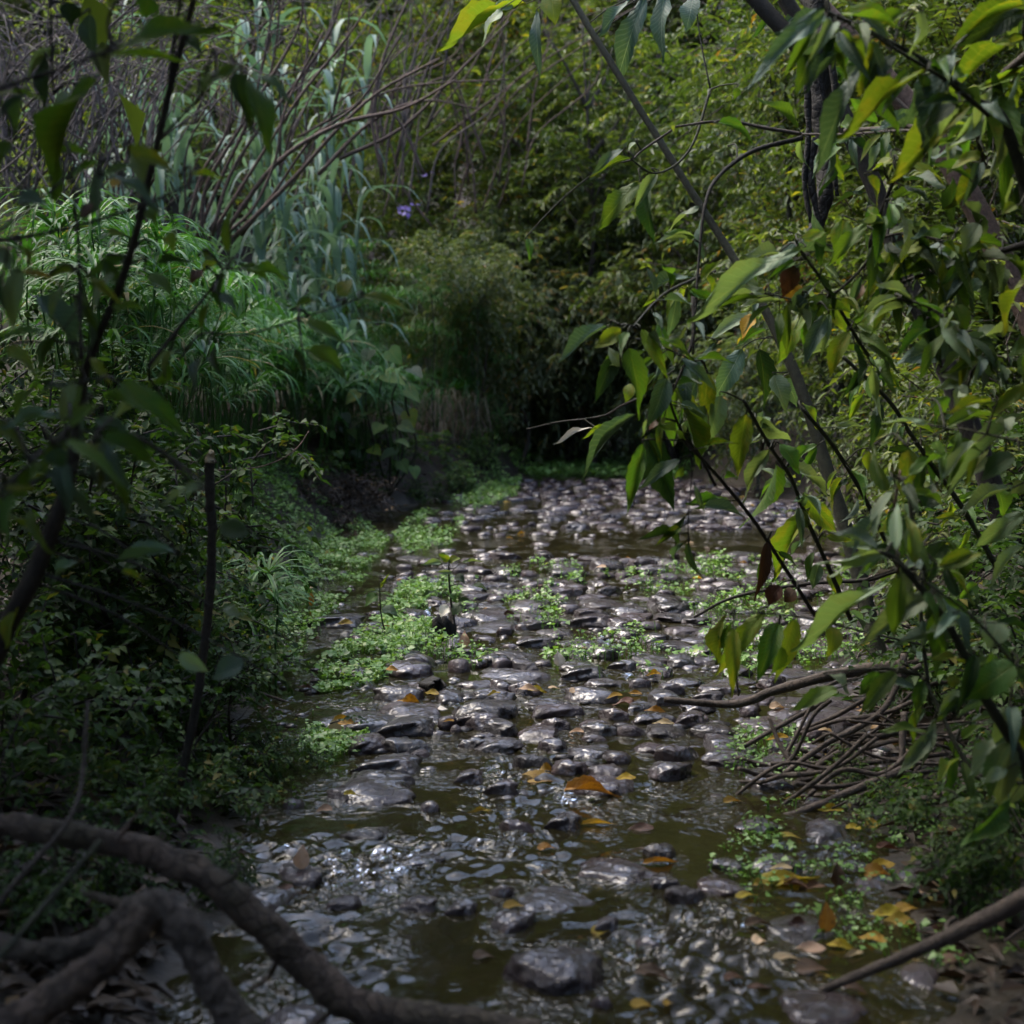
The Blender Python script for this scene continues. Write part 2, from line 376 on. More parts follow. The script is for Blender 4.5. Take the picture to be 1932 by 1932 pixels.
LEAF = {
    'blue': big_leaf_mat('leaf_blue_green', (.065, .115, .085), (.30, .36, .28), (.11, .15, .08), .25, .25),
    'green': big_leaf_mat('leaf_green', (.060, .125, .020), (.20, .26, .06), (.14, .17, .02), .3),
    'lime': big_leaf_mat('leaf_yellow_green', (.115, .175, .020), (.28, .30, .07), (.26, .22, .025), .55, .4),
    'dark': big_leaf_mat('leaf_dark_green', (.022, .050, .016), (.08, .11, .03), (.05, .07, .02), .3, .3),
    'pale': big_leaf_mat('leaf_pale_green', (.16, .22, .13), (.32, .36, .24), (.22, .24, .12), .35, .3),
    'yellow': big_leaf_mat('leaf_yellow', (.38, .27, .025), (.45, .34, .09), (.2, .10, .015), .65, .35, (1.2, 1.1, .4)),
    'orange': big_leaf_mat('leaf_orange', (.36, .21, .02), (.42, .27, .06), (.12, .055, .012), .75, .25, (1.2, 1, .4)),
    'brown': big_leaf_mat('leaf_brown', (.075, .036, .018), (.12, .07, .035), (.025, .013, .008), .7, .10, (1.1, .9, .5)),
    'tan': big_leaf_mat('leaf_tan', (.50, .36, .22), (.55, .42, .28), (.3, .18, .1), .4, .2, (1.1, 1, .8)),
    'white': big_leaf_mat('leaf_bleached', (.72, .66, .56), (.75, .7, .6), (.5, .42, .32), .3, .2, (1, 1, .9)),
}
M['bark_dark'] = bark_mat('bark_dark', (.008, .006, .004), (.036, .029, .021), 34, .85)
M['bark_green'] = bark_mat('bark_green', (.010, .012, .005), (.036, .038, .016), 34, .8, .5)
M['bark_brown'] = bark_mat('bark_brown', (.030, .021, .016), (.10, .075, .058), 30)
M['bark_log'] = bark_mat('bark_log', (.022, .014, .010), (.115, .078, .056), 22, .85, 1.0, (.035, .03, .014))
M['bark_grey'] = bark_mat('bark_grey', (.028, .021, .017), (.13, .10, .082), 22, .85, 1.0, (.04, .03, .018))
M['bark_cane'] = bark_mat('bark_cane', (.045, .032, .030), (.15, .115, .10), 30)
M['bark_red'] = bark_mat('bark_reddish', (.045, .024, .018), (.15, .095, .07), 30)
M['bark_rot'] = bark_mat('bark_rotten', (.004, .003, .0025), (.018, .014, .011), 18, .75, 1.0)
M['wood_cut'] = plain_mat('cut_wood', (.42, .34, .22), .7)

# ------------------------------------------------------------------ terrain
DY = [0, 2, 3, 4, 5, 6, 8, 9.5, 11, 13, 14.5, 16, 18, 22, 26, 30]
LX = [-.62, -.62, -.70, -.85, -1.0, -1.12, -1.35, -1.5, -1.55, -1.5, -1.15, -.5, -.05, .6, 1.4, 2.0]
RX = [.72, .74, .86, 1.02, 1.20, 1.46, 2.1, 2.6, 2.9, 3.1, 3.1, 2.9, 2.35, 1.6, 1.75, 2.3]
def edge_l(y): return np.interp(y, DY, LX)
def edge_r(y): return np.interp(y, DY, RX)
def terrain(x, y):
    x = np.asarray(x, float); y = np.asarray(y, float)
    wob = .12 * fbm(x * 1.7, y * 1.7, 0, 3, 3)
    dl = edge_l(y) - x + wob; dr = x - edge_r(y) + wob
    out = np.maximum(dl, dr); o = np.maximum(out, 0)
    nearf = np.clip((y - 3.0) / 4.0, .28, 1)
    left = dl > dr
    hb = np.where(left, .78, 1.0) * nearf * (1 - np.exp(-np.maximum(o - np.where(left, .02, .25), 0) / np.where(left, .9, .8)))
    h = hb + .10 * o * nearf + .03 * np.minimum(o, 1.0)
    h = h + np.maximum(o - 4.5, 0) * .55
    far = np.maximum(y - 24 - .5 * vnoise(x * .3, y * .3, 0, 9), 0)
    h = h + far * .42 + np.maximum(-y - 4, 0) * .3
    bar = np.clip((y - 4.6) / .8, 0, 1) * np.clip((10.2 - y) / .6, 0, 1) * np.clip((-dl - .35) / .25, 0, 1) + np.clip((y - 12.0) / .6, 0, 1) * np.clip((22 - y) / 1.0, 0, 1)
    bed = -.09 * np.clip(-out / .35, 0, 1) * (1 - .85 * np.clip(bar, 0, 1)) + .025 * fbm(x * 4, y * 4, 0, 5, 3)
    z = np.where(out > 0, h, bed) + np.where(out > 0, np.clip(o / .5, 0, 1), 0) * .09 * fbm(x * 1.6, y * 1.6, 0, 7, 4) + .012 * fbm(x * 9, y * 9, 0, 8, 2)
    return z
def tz(x, y): return float(terrain(np.array([x]), np.array([y]))[0])

def axis(parts):
    o = []
    for a, b, s in parts: o += list(np.arange(a, b, s))
    return np.array(o + [parts[-1][1]])
gx = axis([(-60, -12, 2.0), (-12, -4, .4), (-4, 4, .06), (4, 12, .4), (12, 60, 2.0)])
gy = axis([(-30, -2, 1.5), (-2, 8, .06), (8, 20, .1), (20, 34, .35), (34, 90, 2.5)])
X, Y = np.meshgrid(gx, gy, indexing='xy')
Z = terrain(X, Y)
nx, ny = len(gx), len(gy)
I, J = np.meshgrid(np.arange(nx - 1), np.arange(ny - 1), indexing='xy')
a = (J * nx + I).ravel()
Q = np.stack([a, a + 1, a + 1 + nx, a + nx], -1)
g = link('ground', mesh_np('ground', np.stack([X.ravel(), Y.ravel(), Z.ravel()], -1), [Q], M['ground']))
tag(g, 'dark soil of the stream bed and rising banks', 'ground', kind='structure')

# water surface: real ripples, stronger where the flow breaks over stones
def ripples(x, y):
    h = np.zeros_like(x)
    r2 = np.random.default_rng(5)
    turb = np.clip(fbm(x * 2.4, y * 1.7, 0, 21, 3) * 3.2 + .12, .04, 1.4) * np.clip(1.15 - np.maximum(y - 4, 0) * .05, .35, 1)
    wp = [(.05 * vnoise(x * 3, y * 3, k * .7, 31), .05 * vnoise(x * 3, y * 3, k * .7, 32), np.clip(.35 + 1.3 * vnoise(x * 2.3, y * 2.3, k * 1.31, 33), 0, 1.5)) for k in range(5)]
    for k in range(46):
        lam = .034 * (3.2 ** r2.random()); th = r2.normal(math.pi / 2, .75); ph = r2.random() * 6.28
        a_, b_, loc = wp[k % 5]
        h += lam * .024 * loc * np.sin(((x + a_) * math.cos(th) + (y + b_) * math.sin(th)) * 6.283 / lam + ph)
    return h * turb
wy_ = [1.2]
while wy_[-1] < 30: wy_.append(wy_[-1] + max(.011, .0048 * wy_[-1]))
wy_ = np.array(wy_)
wx_ = axis([(-3.2, -1.6, .1), (-1.6, 1.6, .013), (1.6, 3.6, .03), (3.6, 5, .1)])
X, Y = np.meshgrid(wx_, wy_, indexing='xy')
Z = ripples(X, Y) + .004 * 0
nx, ny = len(wx_), len(wy_)
I, J = np.meshgrid(np.arange(nx - 1), np.arange(ny - 1), indexing='xy')
keep = ((wx_[I] > edge_l(wy_[J]) - .5) & (wx_[I + 1] < edge_r(wy_[J]) + .7)).ravel()
a = (J * nx + I).ravel()[keep]
Q = np.stack([a, a + 1, a + 1 + nx, a + nx], -1)
used = np.unique(Q); remap = -np.ones(nx * ny, int); remap[used] = np.arange(len(used))
V = np.stack([X.ravel(), Y.ravel(), Z.ravel()], -1)[used]
wtr = link('water', mesh_np('water', V, [remap[Q]], M['water']))
tag(wtr, 'shallow murky stream water rippling over stones', 'water', kind='structure')

# ------------------------------------------------------------------ stones
ORD = ['first', 'second', 'third', 'fourth', 'fifth', 'sixth', 'seventh', 'eighth', 'ninth', 'tenth', 'eleventh', 'twelfth', 'thirteenth', 'fourteenth', 'fifteenth', 'sixteenth', 'seventeenth', 'eighteenth', 'nineteenth', 'twentieth', 'twenty-first', 'twenty-second', 'twenty-third', 'twenty-fourth', 'twenty-fifth', 'twenty-sixth', 'twenty-seventh', 'twenty-eighth', 'twenty-ninth', 'thirtieth']
def ico(sub):
    bm = bmesh.new(); bmesh.ops.create_icosphere(bm, subdivisions=sub, radius=1.0)
    V = np.array([v.co[:] for v in bm.verts]); F = np.array([[v.index for v in f.verts] for f in bm.faces]); bm.free()
    return V, F
IV, IF = ico(4); IV2, IF2 = ico(2)
def stone_shape(V, k):
    s = k * 7.3
    d = 1 + .30 * vnoise(V[:, 0] * .9 + s, V[:, 1] * .9, V[:, 2] * .9, 41) + .22 * vnoise(V[:, 0] * 2.1 + s, V[:, 1] * 2.1, V[:, 2] * 2.1, 42) + .08 * vnoise(V[:, 0] * 5 + s, V[:, 1] * 5, V[:, 2] * 5, 43)
    W = V * d[:, None]
    r = np.random.default_rng(300 + k)
    for q in range(9):                              # worn facets
        nr = r.normal(size=3); nr[2] = abs(nr[2]) * .8; nr /= np.linalg.norm(nr); c = r.uniform(.62, .92)
        e = W @ nr - c; W = W - np.where(e > 0, e * .8, 0)[:, None] * nr
    W[:, 2] = np.where(W[:, 2] > .5, .5 + (W[:, 2] - .5) * .45, W[:, 2])
    W = W * (1 + .07 * vnoise(W[:, 0] * 5 + s, W[:, 1] * 5, W[:, 2] * 5, 44) + .04 * vnoise(W[:, 0] * 13 + s, W[:, 1] * 13, W[:, 2] * 13, 45))[:, None]
    return W
STONES = [mesh_np('cobble', stone_shape(IV, k), [IF], M['stone']) for k in range(12)]

placed = []
def hit(x, y, r, f=.8):
    for (a, b, c) in placed:
        if (a - x) ** 2 + (b - y) ** 2 < ((c + r) * f) ** 2: return True
    return False
stone_specs = []          # x, y, ax, ay, az, top, yaw, zone
HERO = [('C', 1190, 1160, 560, .075), ('C', 1180, 390, 220, .05), ('C', 930, 430, 190, .03), ('C', 900, 920, 330, .035), ('C', 1400, 960, 180, .035),
        ('C', 1640, 1060, 190, .015), ('C', 1840, 790, 240, .04), ('C', 1700, 560, 200, .03), ('C', 850, 780, 170, .02), ('C', 620, 870, 220, .02), ('C', 1380, 1380, 160, .015),
        ('E', 1330, 380, 330, .09), ('E', 1290, 450, 380, .075), ('E', 1220, 620, 430, .06), ('E', 1240, 830, 470, .085), ('E', 1250, 970, 340, .06),
        ('E', 1130, 1100, 550, .05), ('E', 1080, 1210, 560, .05), ('E', 1050, 1300, 700, .045), ('E', 1630, 420, 180, .085), ('E', 1740, 800, 300, .07),
        ('E', 1900, 560, 170, .07), ('E', 1780, 940, 220, .04), ('E', 1420, 1410, 200, .03), ('E', 1680, 1200, 250, .035), ('E', 1600, 880, 130, .03),
        ('F', 880, 660, 330, .10), ('F', 1090, 680, 280, .10), ('F', 500, 820, 300, .07), ('F', 970, 880, 250, .09), ('F', 270, 1120, 190, .08),
        ('F', 820, 1020, 330, .08), ('F', 1100, 980, 230, .06), ('F', 900, 1190, 480, .05), ('F', 1500, 940, 280, .07), ('F', 1340, 1030, 280, .05),
        ('F', 1420, 1140, 230, .07), ('F', 1220, 1100, 190, .06), ('F', 140, 1350, 290, .08), ('F', 1040, 1320, 260, .05), ('F', 640, 1530, 220, .05),
        ('F', 1160, 1430, 200, .05), ('F', 1680, 1200, 260, .07), ('F', 1380, 1200, 300, .07), ('F', 1470, 1570, 300, .07), ('F', 1410, 1680, 380, .075),
        ('F', 1000, 1720, 330, .07), ('F', 730, 1670, 300, .065), ('F', 480, 1640, 270, .06), ('F', 1000, 1810, 500, .04), ('F', 260, 1820, 260, .05),
        ('F', 1330, 790, 240, .07), ('F', 1150, 770, 200, .06), ('F', 1720, 1430, 350, .06), ('F', 1560, 1340, 250, .07), ('F', 640, 1390, 260, .045), ('F', 420, 1130, 260, .075),
        ('F', 620, 1290, 420, .05), ('F', 930, 1420, 300, .05), ('F', 420, 980, 220, .06), ('F', 260, 960, 190, .08), ('F', 60, 1520, 240, .04), ('F', 700, 470, 320, .08), ('F', 1600, 560, 260, .09)]
for c, x, y, wpx, top in HERO:
    X_, Y_ = px(c, x, y); p = gnd(X_, Y_, top * .5)
    ax = wpx * CROPS[c][0] / 2 / (FPX / p.y)
    ay = ax * random.uniform(.75, 1.1); az = max(.055, ax * .55)
    stone_specs.append((p.x, p.y, ax, ay, az, top, random.uniform(-.5, .5), 'hero'))
    placed.append((p.x, p.y, ax * .9))
def zone_of(y): return 'near' if y < 4.7 else ('bar' if y < 10 else ('pool' if y < 12 else 'far'))
def _gap(x, y): return float(vnoise(x * 1.15, y * 1.15, 0, 77)) < -.38      # open water between groups of stones
def scatter(y0, y1, n, rmin, rmax, tmin, tmax, f, xl=.05, xr=.05, cond=None, tries=40):
    cnt = 0
    for _ in range(n * tries):
        if cnt >= n: break
        y = random.uniform(y0, y1); x = random.uniform(float(edge_l(y)) - xl, float(edge_r(y)) + xr)
        if cond and not cond(x, y): continue
        if y > 4.2 and _gap(x, y): continue
        ax = rmin + (rmax - rmin) * random.random() ** 1.6
        if random.random() < .22: ax *= .55
        if hit(x, y, ax, f): continue
        ay = ax * random.uniform(.55, 1.15); az = max(.035, ax * random.uniform(.35, .6))
        stone_specs.append((x, y, ax, ay, az, random.uniform(tmin, tmax), random.uniform(0, 6.28), zone_of(y)))
        placed.append((x, y, ax)); cnt += 1
def in_channel(x, y):      # the open run of water along the left of the bar
    return x < float(edge_l(y)) + (.42 if y < 7 else .30)
scatter(4.2, 7.2, 130, .085, .20, .0, .08, .68, .0, .15, lambda x, y: not in_channel(x, y))
scatter(7.2, 10.1, 170, .085, .21, .0, .09, .68, -.3, .1, lambda x, y: not in_channel(x, y) and x > -.75)
scatter(3.0, 4.4, 20, .07, .15, -.012, .03, .85, -.05, .1)
scatter(2.2, 3.2, 8, .06, .12, -.015, .02, .9, -.05, .1)
scatter(10.0, 12.0, 40, .06, .13, -.01, .03, 1.0, -.2, .1)
scatter(11.9, 18.6, 400, .08, .20, .0, .08, .68, -.05, .1, lambda x, y: not (y < 15 and x < float(edge_l(y)) + .7), tries=25)
size = lambda s: s[2] / s[1]
stone_specs.sort(key=size, reverse=True)
LBL = {'near': ('dark wet cobble barely breaking the near pool in the foreground', 'half sunk cobbles of the near pool'),
       'bar': ('wet purplish brown cobble packed in the cobble bar across mid stream', 'cobbles of the mid stream bar'),
       'pool': ('small dark cobble standing alone in the smooth pool behind the bar', 'lone cobbles of the smooth pool'),
       'far': ('small rounded cobble in the distant riffle below the far bank', 'cobbles of the far riffle')}
HL = {0: 'large humped wet boulder closest to the bottom edge of the stream', 14: 'broad brown topped stone beside the white foam left of mid stream',
      11: 'round brown cobble standing behind the orange leaf on the left of the bar', 16: 'long flat slab stone awash at the left of the stream',
      18: 'longest flat stone awash at the left, below the dark twig', 45: 'pitted rounded stone with pale rim close to the brush pile'}
hero_key = {}
for i, (c, x, y, wpx, top) in enumerate(HERO):
    p = gnd(*px(c, x, y), top * .5); hero_key[(round(p.x, 4), round(p.y, 4))] = i
rest = stone_specs[300:]; rest = [(random.randrange(12), q) for q in rest]
def stone_matrix(q):
    x, y, ax, ay, az, top, yaw, zn = q
    top = top * .42 + .006
    return Matrix.Translation((x, y, top - az * .56)) @ Matrix.Rotation(yaw, 4, 'Z') @ Matrix.Rotation(random.uniform(-.12, .12), 4, 'X') @ Matrix.Diagonal((ax, ay, az, 1))
rows = {}
for q in stone_specs[:300]:
    zn = zone_of(q[1]); rows.setdefault((zn, int((q[1] - 2) / (.4 if zn in ('near', 'bar') else .8))), []).append(q)
zrow = {}
for (zn, b) in sorted(rows): zrow.setdefault(zn, []).append(b)
ZT = {'near': 'of the near pool', 'bar': 'of the cobble bar', 'pool': 'of the smooth pool', 'far': 'of the far riffle'}
for (zn, b), lst in rows.items():
    lst.sort(key=lambda q: q[0] / q[1])
    for k, q in enumerate(lst):
        o = link('cobble', random.choice(STONES), None, stone_matrix(q))
        i = hero_key.get((round(q[0], 4), round(q[1], 4)))
        sz = 'large' if q[2] > .125 else ('small' if q[2] < .085 else 'medium')
        tag(o, HL[i] if i in HL else f'{sz} wet cobble {ZT[zn]}, {ORD[zrow[zn].index(b)]} row from the front, {ORD[min(k, 29)]} from the left', 'stone', LBL[zn][1])
rest = [(k, stone_matrix(q)) for k, q in rest]
Vs, Fs, off = [], [], 0
SH2 = [stone_shape(IV2, k) for k in range(12)]
for k, MX in rest:
    m3 = np.array(MX); V = SH2[k] @ m3[:3, :3].T + m3[:3, 3]
    Vs.append(V); Fs.append(IF2 + off); off += len(V)
if Vs:
    tag(link('far_cobbles', mesh_np('far_cobbles', np.concatenate(Vs), [np.concatenate(Fs)], M['stone'])), 'bed of many small wet cobbles in the distant riffle', 'cobbles', kind='stuff')

# gravel and small pebbles between the cobbles
IV1, IF1 = ico(1)
rp_ = np.random.default_rng(8); npb = 2000
yy = np.concatenate([rp_.uniform(4.0, 10.2, npb // 2), rp_.uniform(4.0, 4.6, npb // 14), rp_.uniform(10, 20, npb // 3)]); npb = len(yy)
xx = edge_l(yy) + rp_.random(npb) * (edge_r(yy) - edge_l(yy) + .25)
rr = rp_.uniform(.012, .038, npb) * (1 + yy * .03)
jit = 1 + .25 * rp_.normal(size=(npb, len(IV1), 1)).clip(-1, 1)
V = IV1[None] * jit * np.stack([rr, rr * rp_.uniform(.7, 1.2, npb), rr * .35], -1)[:, None]
lift = np.where((yy > 4.5) & (yy < 10), rp_.uniform(-.014, .004, npb), rp_.uniform(-.03, -.006, npb))
V = V + np.stack([xx, yy, lift], -1)[:, None]
F = IF1[None] + (np.arange(npb) * len(IV1))[:, None, None]
tag(link('gravel', mesh_np('gravel', V.reshape(-1, 3), [F.reshape(-1, 3)], M['stone'])), 'small wet pebbles filling the gaps between the cobbles', 'gravel', kind='stuff')

# ------------------------------------------------------------------ leaf geometry
def leaf_shape(k, rows=14, serr=.06):
    """Lance-shaped blade with a fold, a droop, a twist, toothed edge and short stalk; unit length along +Y."""
    r = random.Random(100 + k)
    fold = r.uniform(.10, .45); droop = r.uniform(.10, .55); twist = r.uniform(-.9, .9); wave = r.uniform(.02, .09); peak = r.uniform(.30, .44); side = r.uniform(-.10, .10)
    V, U = [], []
    for i in range(rows + 1):
        t = i / rows
        hw = .5 * (math.sin(math.pi * t ** (math.log(.5) / math.log(peak))) ** (.8 + .5 * t) if 0 < t < 1 else 0) + .012 * (1 - t)
        tooth = 1 + serr * (1 if i % 2 else -1) * (0 < i < rows)
        for c in (-1, -.5, 0, .5, 1):
            u = c * hw * (tooth if abs(c) == 1 else 1)
            z = fold * abs(u) - droop * t * t + wave * math.sin(9 * t + 3 * c) * abs(c)
            a = twist * (t - .3)
            V.append((u * math.cos(a) - z * math.sin(a) * .3 + side * math.sin(math.pi * t), t, z * math.cos(a) + u * math.sin(a)))
            U.append((.5 + c * .5, t))
    F = []
    for i in range(rows):
        for c in range(4):
            b = i * 5 + c; F.append([b, b + 1, b + 6, b + 5])
    return np.array(V), np.array(F), np.array(U)
NV = 12
SHAPES = [leaf_shape(k) for k in range(NV)]
BIG = {c: [mesh_np('leaf', *[SHAPES[k][0], [SHAPES[k][1]]], LEAF[c], uv=SHAPES[k][2]) for k in range(NV)] for c in LEAF}
def frame(y, nrm):
    y = Vector(y).normalized(); x = y.cross(Vector(nrm)); x = x.normalized() if x.length > 1e-5 else Vector((1, 0, 0)); z = x.cross(y)
    return Matrix((x, y, z)).transposed().to_4x4()
def put_leaf(parent, base, tip, width, col, nrm=None, name='leaf'):
    d = Vector(tip) - Vector(base); L = d.length
    if nrm is None:
        nrm = Vector((random.gauss(0, .35), -.75 + random.gauss(0, .25), .75 + random.gauss(0, .3)))
    MX = Matrix.Translation(base) @ frame(d, nrm) @ Matrix.Diagonal((width, L, L * .8, 1))
    return link(name, random.choice(BIG[col]), parent, MX)

# small leaves for many-leaf meshes: 5 points, 4 triangles
SL_V = np.array([(0, 0, 0), (-.5, .42, .10), (0, .45, -.05), (.5, .42, .10), (0, 1, -.18)])
SL_F = np.array([(0, 2, 1), (0, 3, 2), (1, 2, 4), (2, 3, 4)])
def leaves_from(B, D, Nn, L, W, tone):
    """Vectorised: base points, directions, normals, length, width, tone -> V,F,tone."""
    D = D / (np.linalg.norm(D, axis=1)[:, None] + 1e-9)
    Xa = np.cross(D, Nn); Xa /= np.linalg.norm(Xa, axis=1)[:, None] + 1e-9
    Za = np.cross(Xa, D)
    V = B[:, None] + (SL_V[None, :, 0, None] * W[:, None, None]) * Xa[:, None] + (SL_V[None, :, 1, None] * L[:, None, None]) * D[:, None] + (SL_V[None, :, 2, None] * L[:, None, None]) * Za[:, None]
    F = SL_F[None] + (np.arange(len(B)) * 5)[:, None, None]
    return V.reshape(-1, 3), F.reshape(-1, 3), np.repeat(tone, 5)

def rand_dir(n, r):
    v = r.normal(size=(n, 3)); return v / np.linalg.norm(v, axis=1)[:, None]
def crown_mesh(name, rad, nspray, leafL, leafW, mat, seed, per=13, droop=.7, clumps=26, sprayL=.5, twig_mat=None, shell=.5):
    """Sprays of leaves gathered in uneven clumps through a lumpy volume, on thin twigs."""
    r = np.random.default_rng(seed)
    rad = np.array(rad, float)
    cc = rand_dir(clumps, r) * (shell + (1.05 - shell) * r.random((clumps, 1))) * rad
    cs = .55 + .7 * r.random(clumps); ct = r.normal(0, .13, clumps)
    B, D, Nn, L, W, T = [], [], [], [], [], []
    tw = []
    ci = r.integers(0, clumps, nspray)
    for s in range(nspray):
        c = ci[s]; o = cc[c] + r.normal(size=3) * rad.mean() * .20 * cs[c]
        d = r.normal(size=3) * .8 + o / np.linalg.norm(rad) * 1.2 + np.array([0, 0, .15]); d /= np.linalg.norm(d)
        n = per + r.integers(-3, 4); t = np.linspace(.05, 1, n)
        sl = sprayL * (.6 + .8 * r.random())
        P = o + t[:, None] * d * sl; P[:, 2] -= droop * sl * .5 * t ** 2
        sd_ = np.cross(d, [0, 0, 1.0]); sd_ /= np.linalg.norm(sd_) + 1e-6
        sg = np.where(np.arange(n) % 2, 1, -1)[:, None]
        dr = d * .6 + sg * sd_ * (.8 + .3 * r.random((n, 1))) + r.normal(0, .25, (n, 3)); dr[:, 2] -= droop * (.3 + r.random(n) * .6)
        nn = np.array([0, 0, 1.0]) + r.normal(0, .4, (n, 3))
        B.append(P); D.append(dr); Nn.append(nn)
        L.append(leafL * (.6 + .7 * r.random(n))); W.append(leafW * (.7 + .6 * r.random(n)))
        tn = .42 + ct[c] + r.normal(0, .16, n) + .10 * r.normal()
        odd = r.random(n) < .035
        T.append(np.where(odd, r.uniform(.9, 1.05, n), np.clip(tn, 0, .88)))
        if twig_mat is not None and s % 2 == 0:
            tw.append(tube(np.array([o * .75 if r.random() < .3 else o - d * .05, o + (P[n // 2] - o) * .8, P[-1]]), [.006, .004, .002], 3, cap=False))
    V, F, T = leaves_from(np.concatenate(B), np.concatenate(D), np.concatenate(Nn), np.concatenate(L), np.concatenate(W), np.concatenate(T))
    mats = [mat]
    if tw:
        off = len(V); Vt = [V]; Ft = []
        for v, q, _ in tw:
            Vt.append(v); Ft.append(q + off); off += len(v)
        nl = len(F); V2 = np.concatenate(Vt); Tn = np.concatenate([T, np.full(len(V2) - len(V), .1)])
        me = mesh_np(name, V2, [F, np.concatenate(Ft)], [mat, twig_mat], tone=Tn, smooth=False)
        mi = np.zeros(len(me.polygons), np.int32); mi[nl:] = 1; me.polygons.foreach_set('material_index', mi)
        return me
    return mesh_np(name, V, [F], mats, tone=T, smooth=False)
def trunk_mesh(name, H, r0, mat, seed, limbs=7, spread=.8, lean=.15):
    r = np.random.default_rng(seed)
    ln = r.normal(0, lean, 2)
    pts = [np.array([ln[0] * H * t + .06 * H * r.normal() * (t > 0), ln[1] * H * t + .04 * H * r.normal() * (t > 0), H * t]) for t in np.linspace(0, 1, 5)]
    main = spline(pts, 5); out = [tube(main, [r0, r0 * .75, r0 * .5, r0 * .25], 8, .12, seed)]
    for k in range(limbs):
        t = .25 + .65 * r.random(); b = main[int(t * (len(main) - 1))]
        a = r.random() * 6.28; d = np.array([math.cos(a), math.sin(a), .5 + .5 * r.random()]) * H * .3 * spread
        out.append(tube(spline([b, b + d * .5 + r.normal(0, .05, 3) * H * .3, b + d], 4), [r0 * .4, r0 * .22, r0 * .08], 6))
    return tubes_mesh(name, out, mat)

# ------------------------------------------------------------------ trees and shrubs behind the stream
CROWN = {}
def crowns(key, n, *a, **k):
    CROWN[key] = [crown_mesh('crown', *a[:5], 500 + hash_key(key) + i, **k) for i in range(n)]
def hash_key(s): return sum(ord(c) * (i + 3) for i, c in enumerate(s))
crowns('tall', 3, (2.5, 2.2, 3.0), 900, .13, .042, M['far_leaf'], clumps=46, twig_mat=M['bark_brown'], shell=.3)
crowns('mid', 3, (1.5, 1.3, 1.5), 560, .12, .036, M['far_leaf'], clumps=32, twig_mat=M['bark_brown'], shell=.35, sprayL=.42)
crowns('dusty', 3, (1.2, 1.0, 1.1), 520, .13, .030, M['dusty_leaf'], clumps=26, droop=1.1, shell=.35, sprayL=.42)
crowns('lime', 2, (1.6, 1.4, 1.8), 420, .10, .036, M['lime_leaf'], clumps=34, twig_mat=M['bark_brown'], shell=.35)
crowns('side', 3, (1.1, 1.0, 1.2), 420, .085, .030, M['far_leaf'], clumps=28, twig_mat=M['bark_brown'], shell=.3, sprayL=.32)
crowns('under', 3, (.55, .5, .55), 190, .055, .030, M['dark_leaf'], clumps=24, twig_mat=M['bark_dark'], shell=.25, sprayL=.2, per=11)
crowns('roof', 2, (2.2, 2.2, .75), 620, .17, .075, M['far_leaf'], clumps=60, shell=.05, sprayL=.6, per=12)  # dense unseen canopy, shaped only to shade the foreground
crowns('dry', 1, (.5, .4, .28), 260, .05, .014, M['litter'], clumps=18, shell=.2, sprayL=.2, per=11, twig_mat=M['bark_brown'])
crowns('tuft', 2, (.55, .45, .35), 200, .06, .024, M['dusty_leaf'], clumps=16, shell=.3, sprayL=.18, per=11)
TRUNK = {k: [trunk_mesh('trunk', h, r0, M[b], 70 + i + hash_key(k), limbs=lm) for i in range(2)] for k, (h, r0, b, lm) in
         {'tall': (6.5, .13, 'bark_brown', 9), 'mid': (2.6, .05, 'bark_brown', 8), 'dusty': (1.9, .035, 'bark_brown', 7), 'lime': (3.4, .06, 'bark_brown', 8),
          'side': (2.2, .035, 'bark_green', 7), 'under': (.9, .014, 'bark_dark', 6), 'tuft': (.5, .008, 'bark_green', 4), 'dry': (.4, .008, 'bark_brown', 5)}.items()}
def shrub(kind, name, x, y, d, label, cat, group=None, s=1.0, z=None):
    """Crown centred on picture point (x, y) at distance d; the trunk stands on the ground below it."""
    c = at(x, y, d); zg = tz(c.x, c.y)
    base = Vector((c.x, c.y, zg - .05))
    t = thing(name, label, cat, base, group)
    H = {'tall': 6.5, 'mid': 2.6, 'dusty': 1.9, 'lime': 3.4, 'side': 2.2, 'under': .9, 'tuft': .5, 'dry': .4}[kind]
    hs = max(.25, (c.z - zg + .15) / (H * .8))
    a = random.uniform(0, 6.28)
    link('trunk', random.choice(TRUNK[kind]), t, Matrix.Translation(base) @ Matrix.Rotation(a, 4, 'Z') @ Matrix.Diagonal((s, s, hs, 1)))
    link('crown', random.choice(CROWN[kind]), t, Matrix.Translation(c) @ Matrix.Rotation(random.uniform(0, 6.28), 4, 'Z') @ Matrix.Diagonal((s, s, s * random.uniform(.9, 1.1), 1)))
    return t
for i, (x, y, d) in enumerate([(-150, 120, 25), (130, 60, 27), (400, 170, 28), (640, 40, 27), (840, 210, 26), (1050, 90, 27), (1240, 240, 26), (1430, 80, 27), (1640, 220, 25), (1860, 90, 26), (2080, 240, 24), (1000, -40, 29)]):
    tt = shrub('tall', 'broadleaf_tree', x, y, d, f'tall green tree in the farthest row, {ORD[i]} from the left edge', 'tree', 'trees of the farthest row')
    for q, yb in ((3.4, .8), (6.6, 3.0)):
        c = at(x, y, d) + Vector((random.gauss(0, .5), yb, q)); link('crown', random.choice(CROWN['tall']), tt, Matrix.Translation(c) @ Matrix.Rotation(random.uniform(0, 6), 4, 'Z') @ Matrix.Diagonal((1.15, 1.1, .9, 1)))
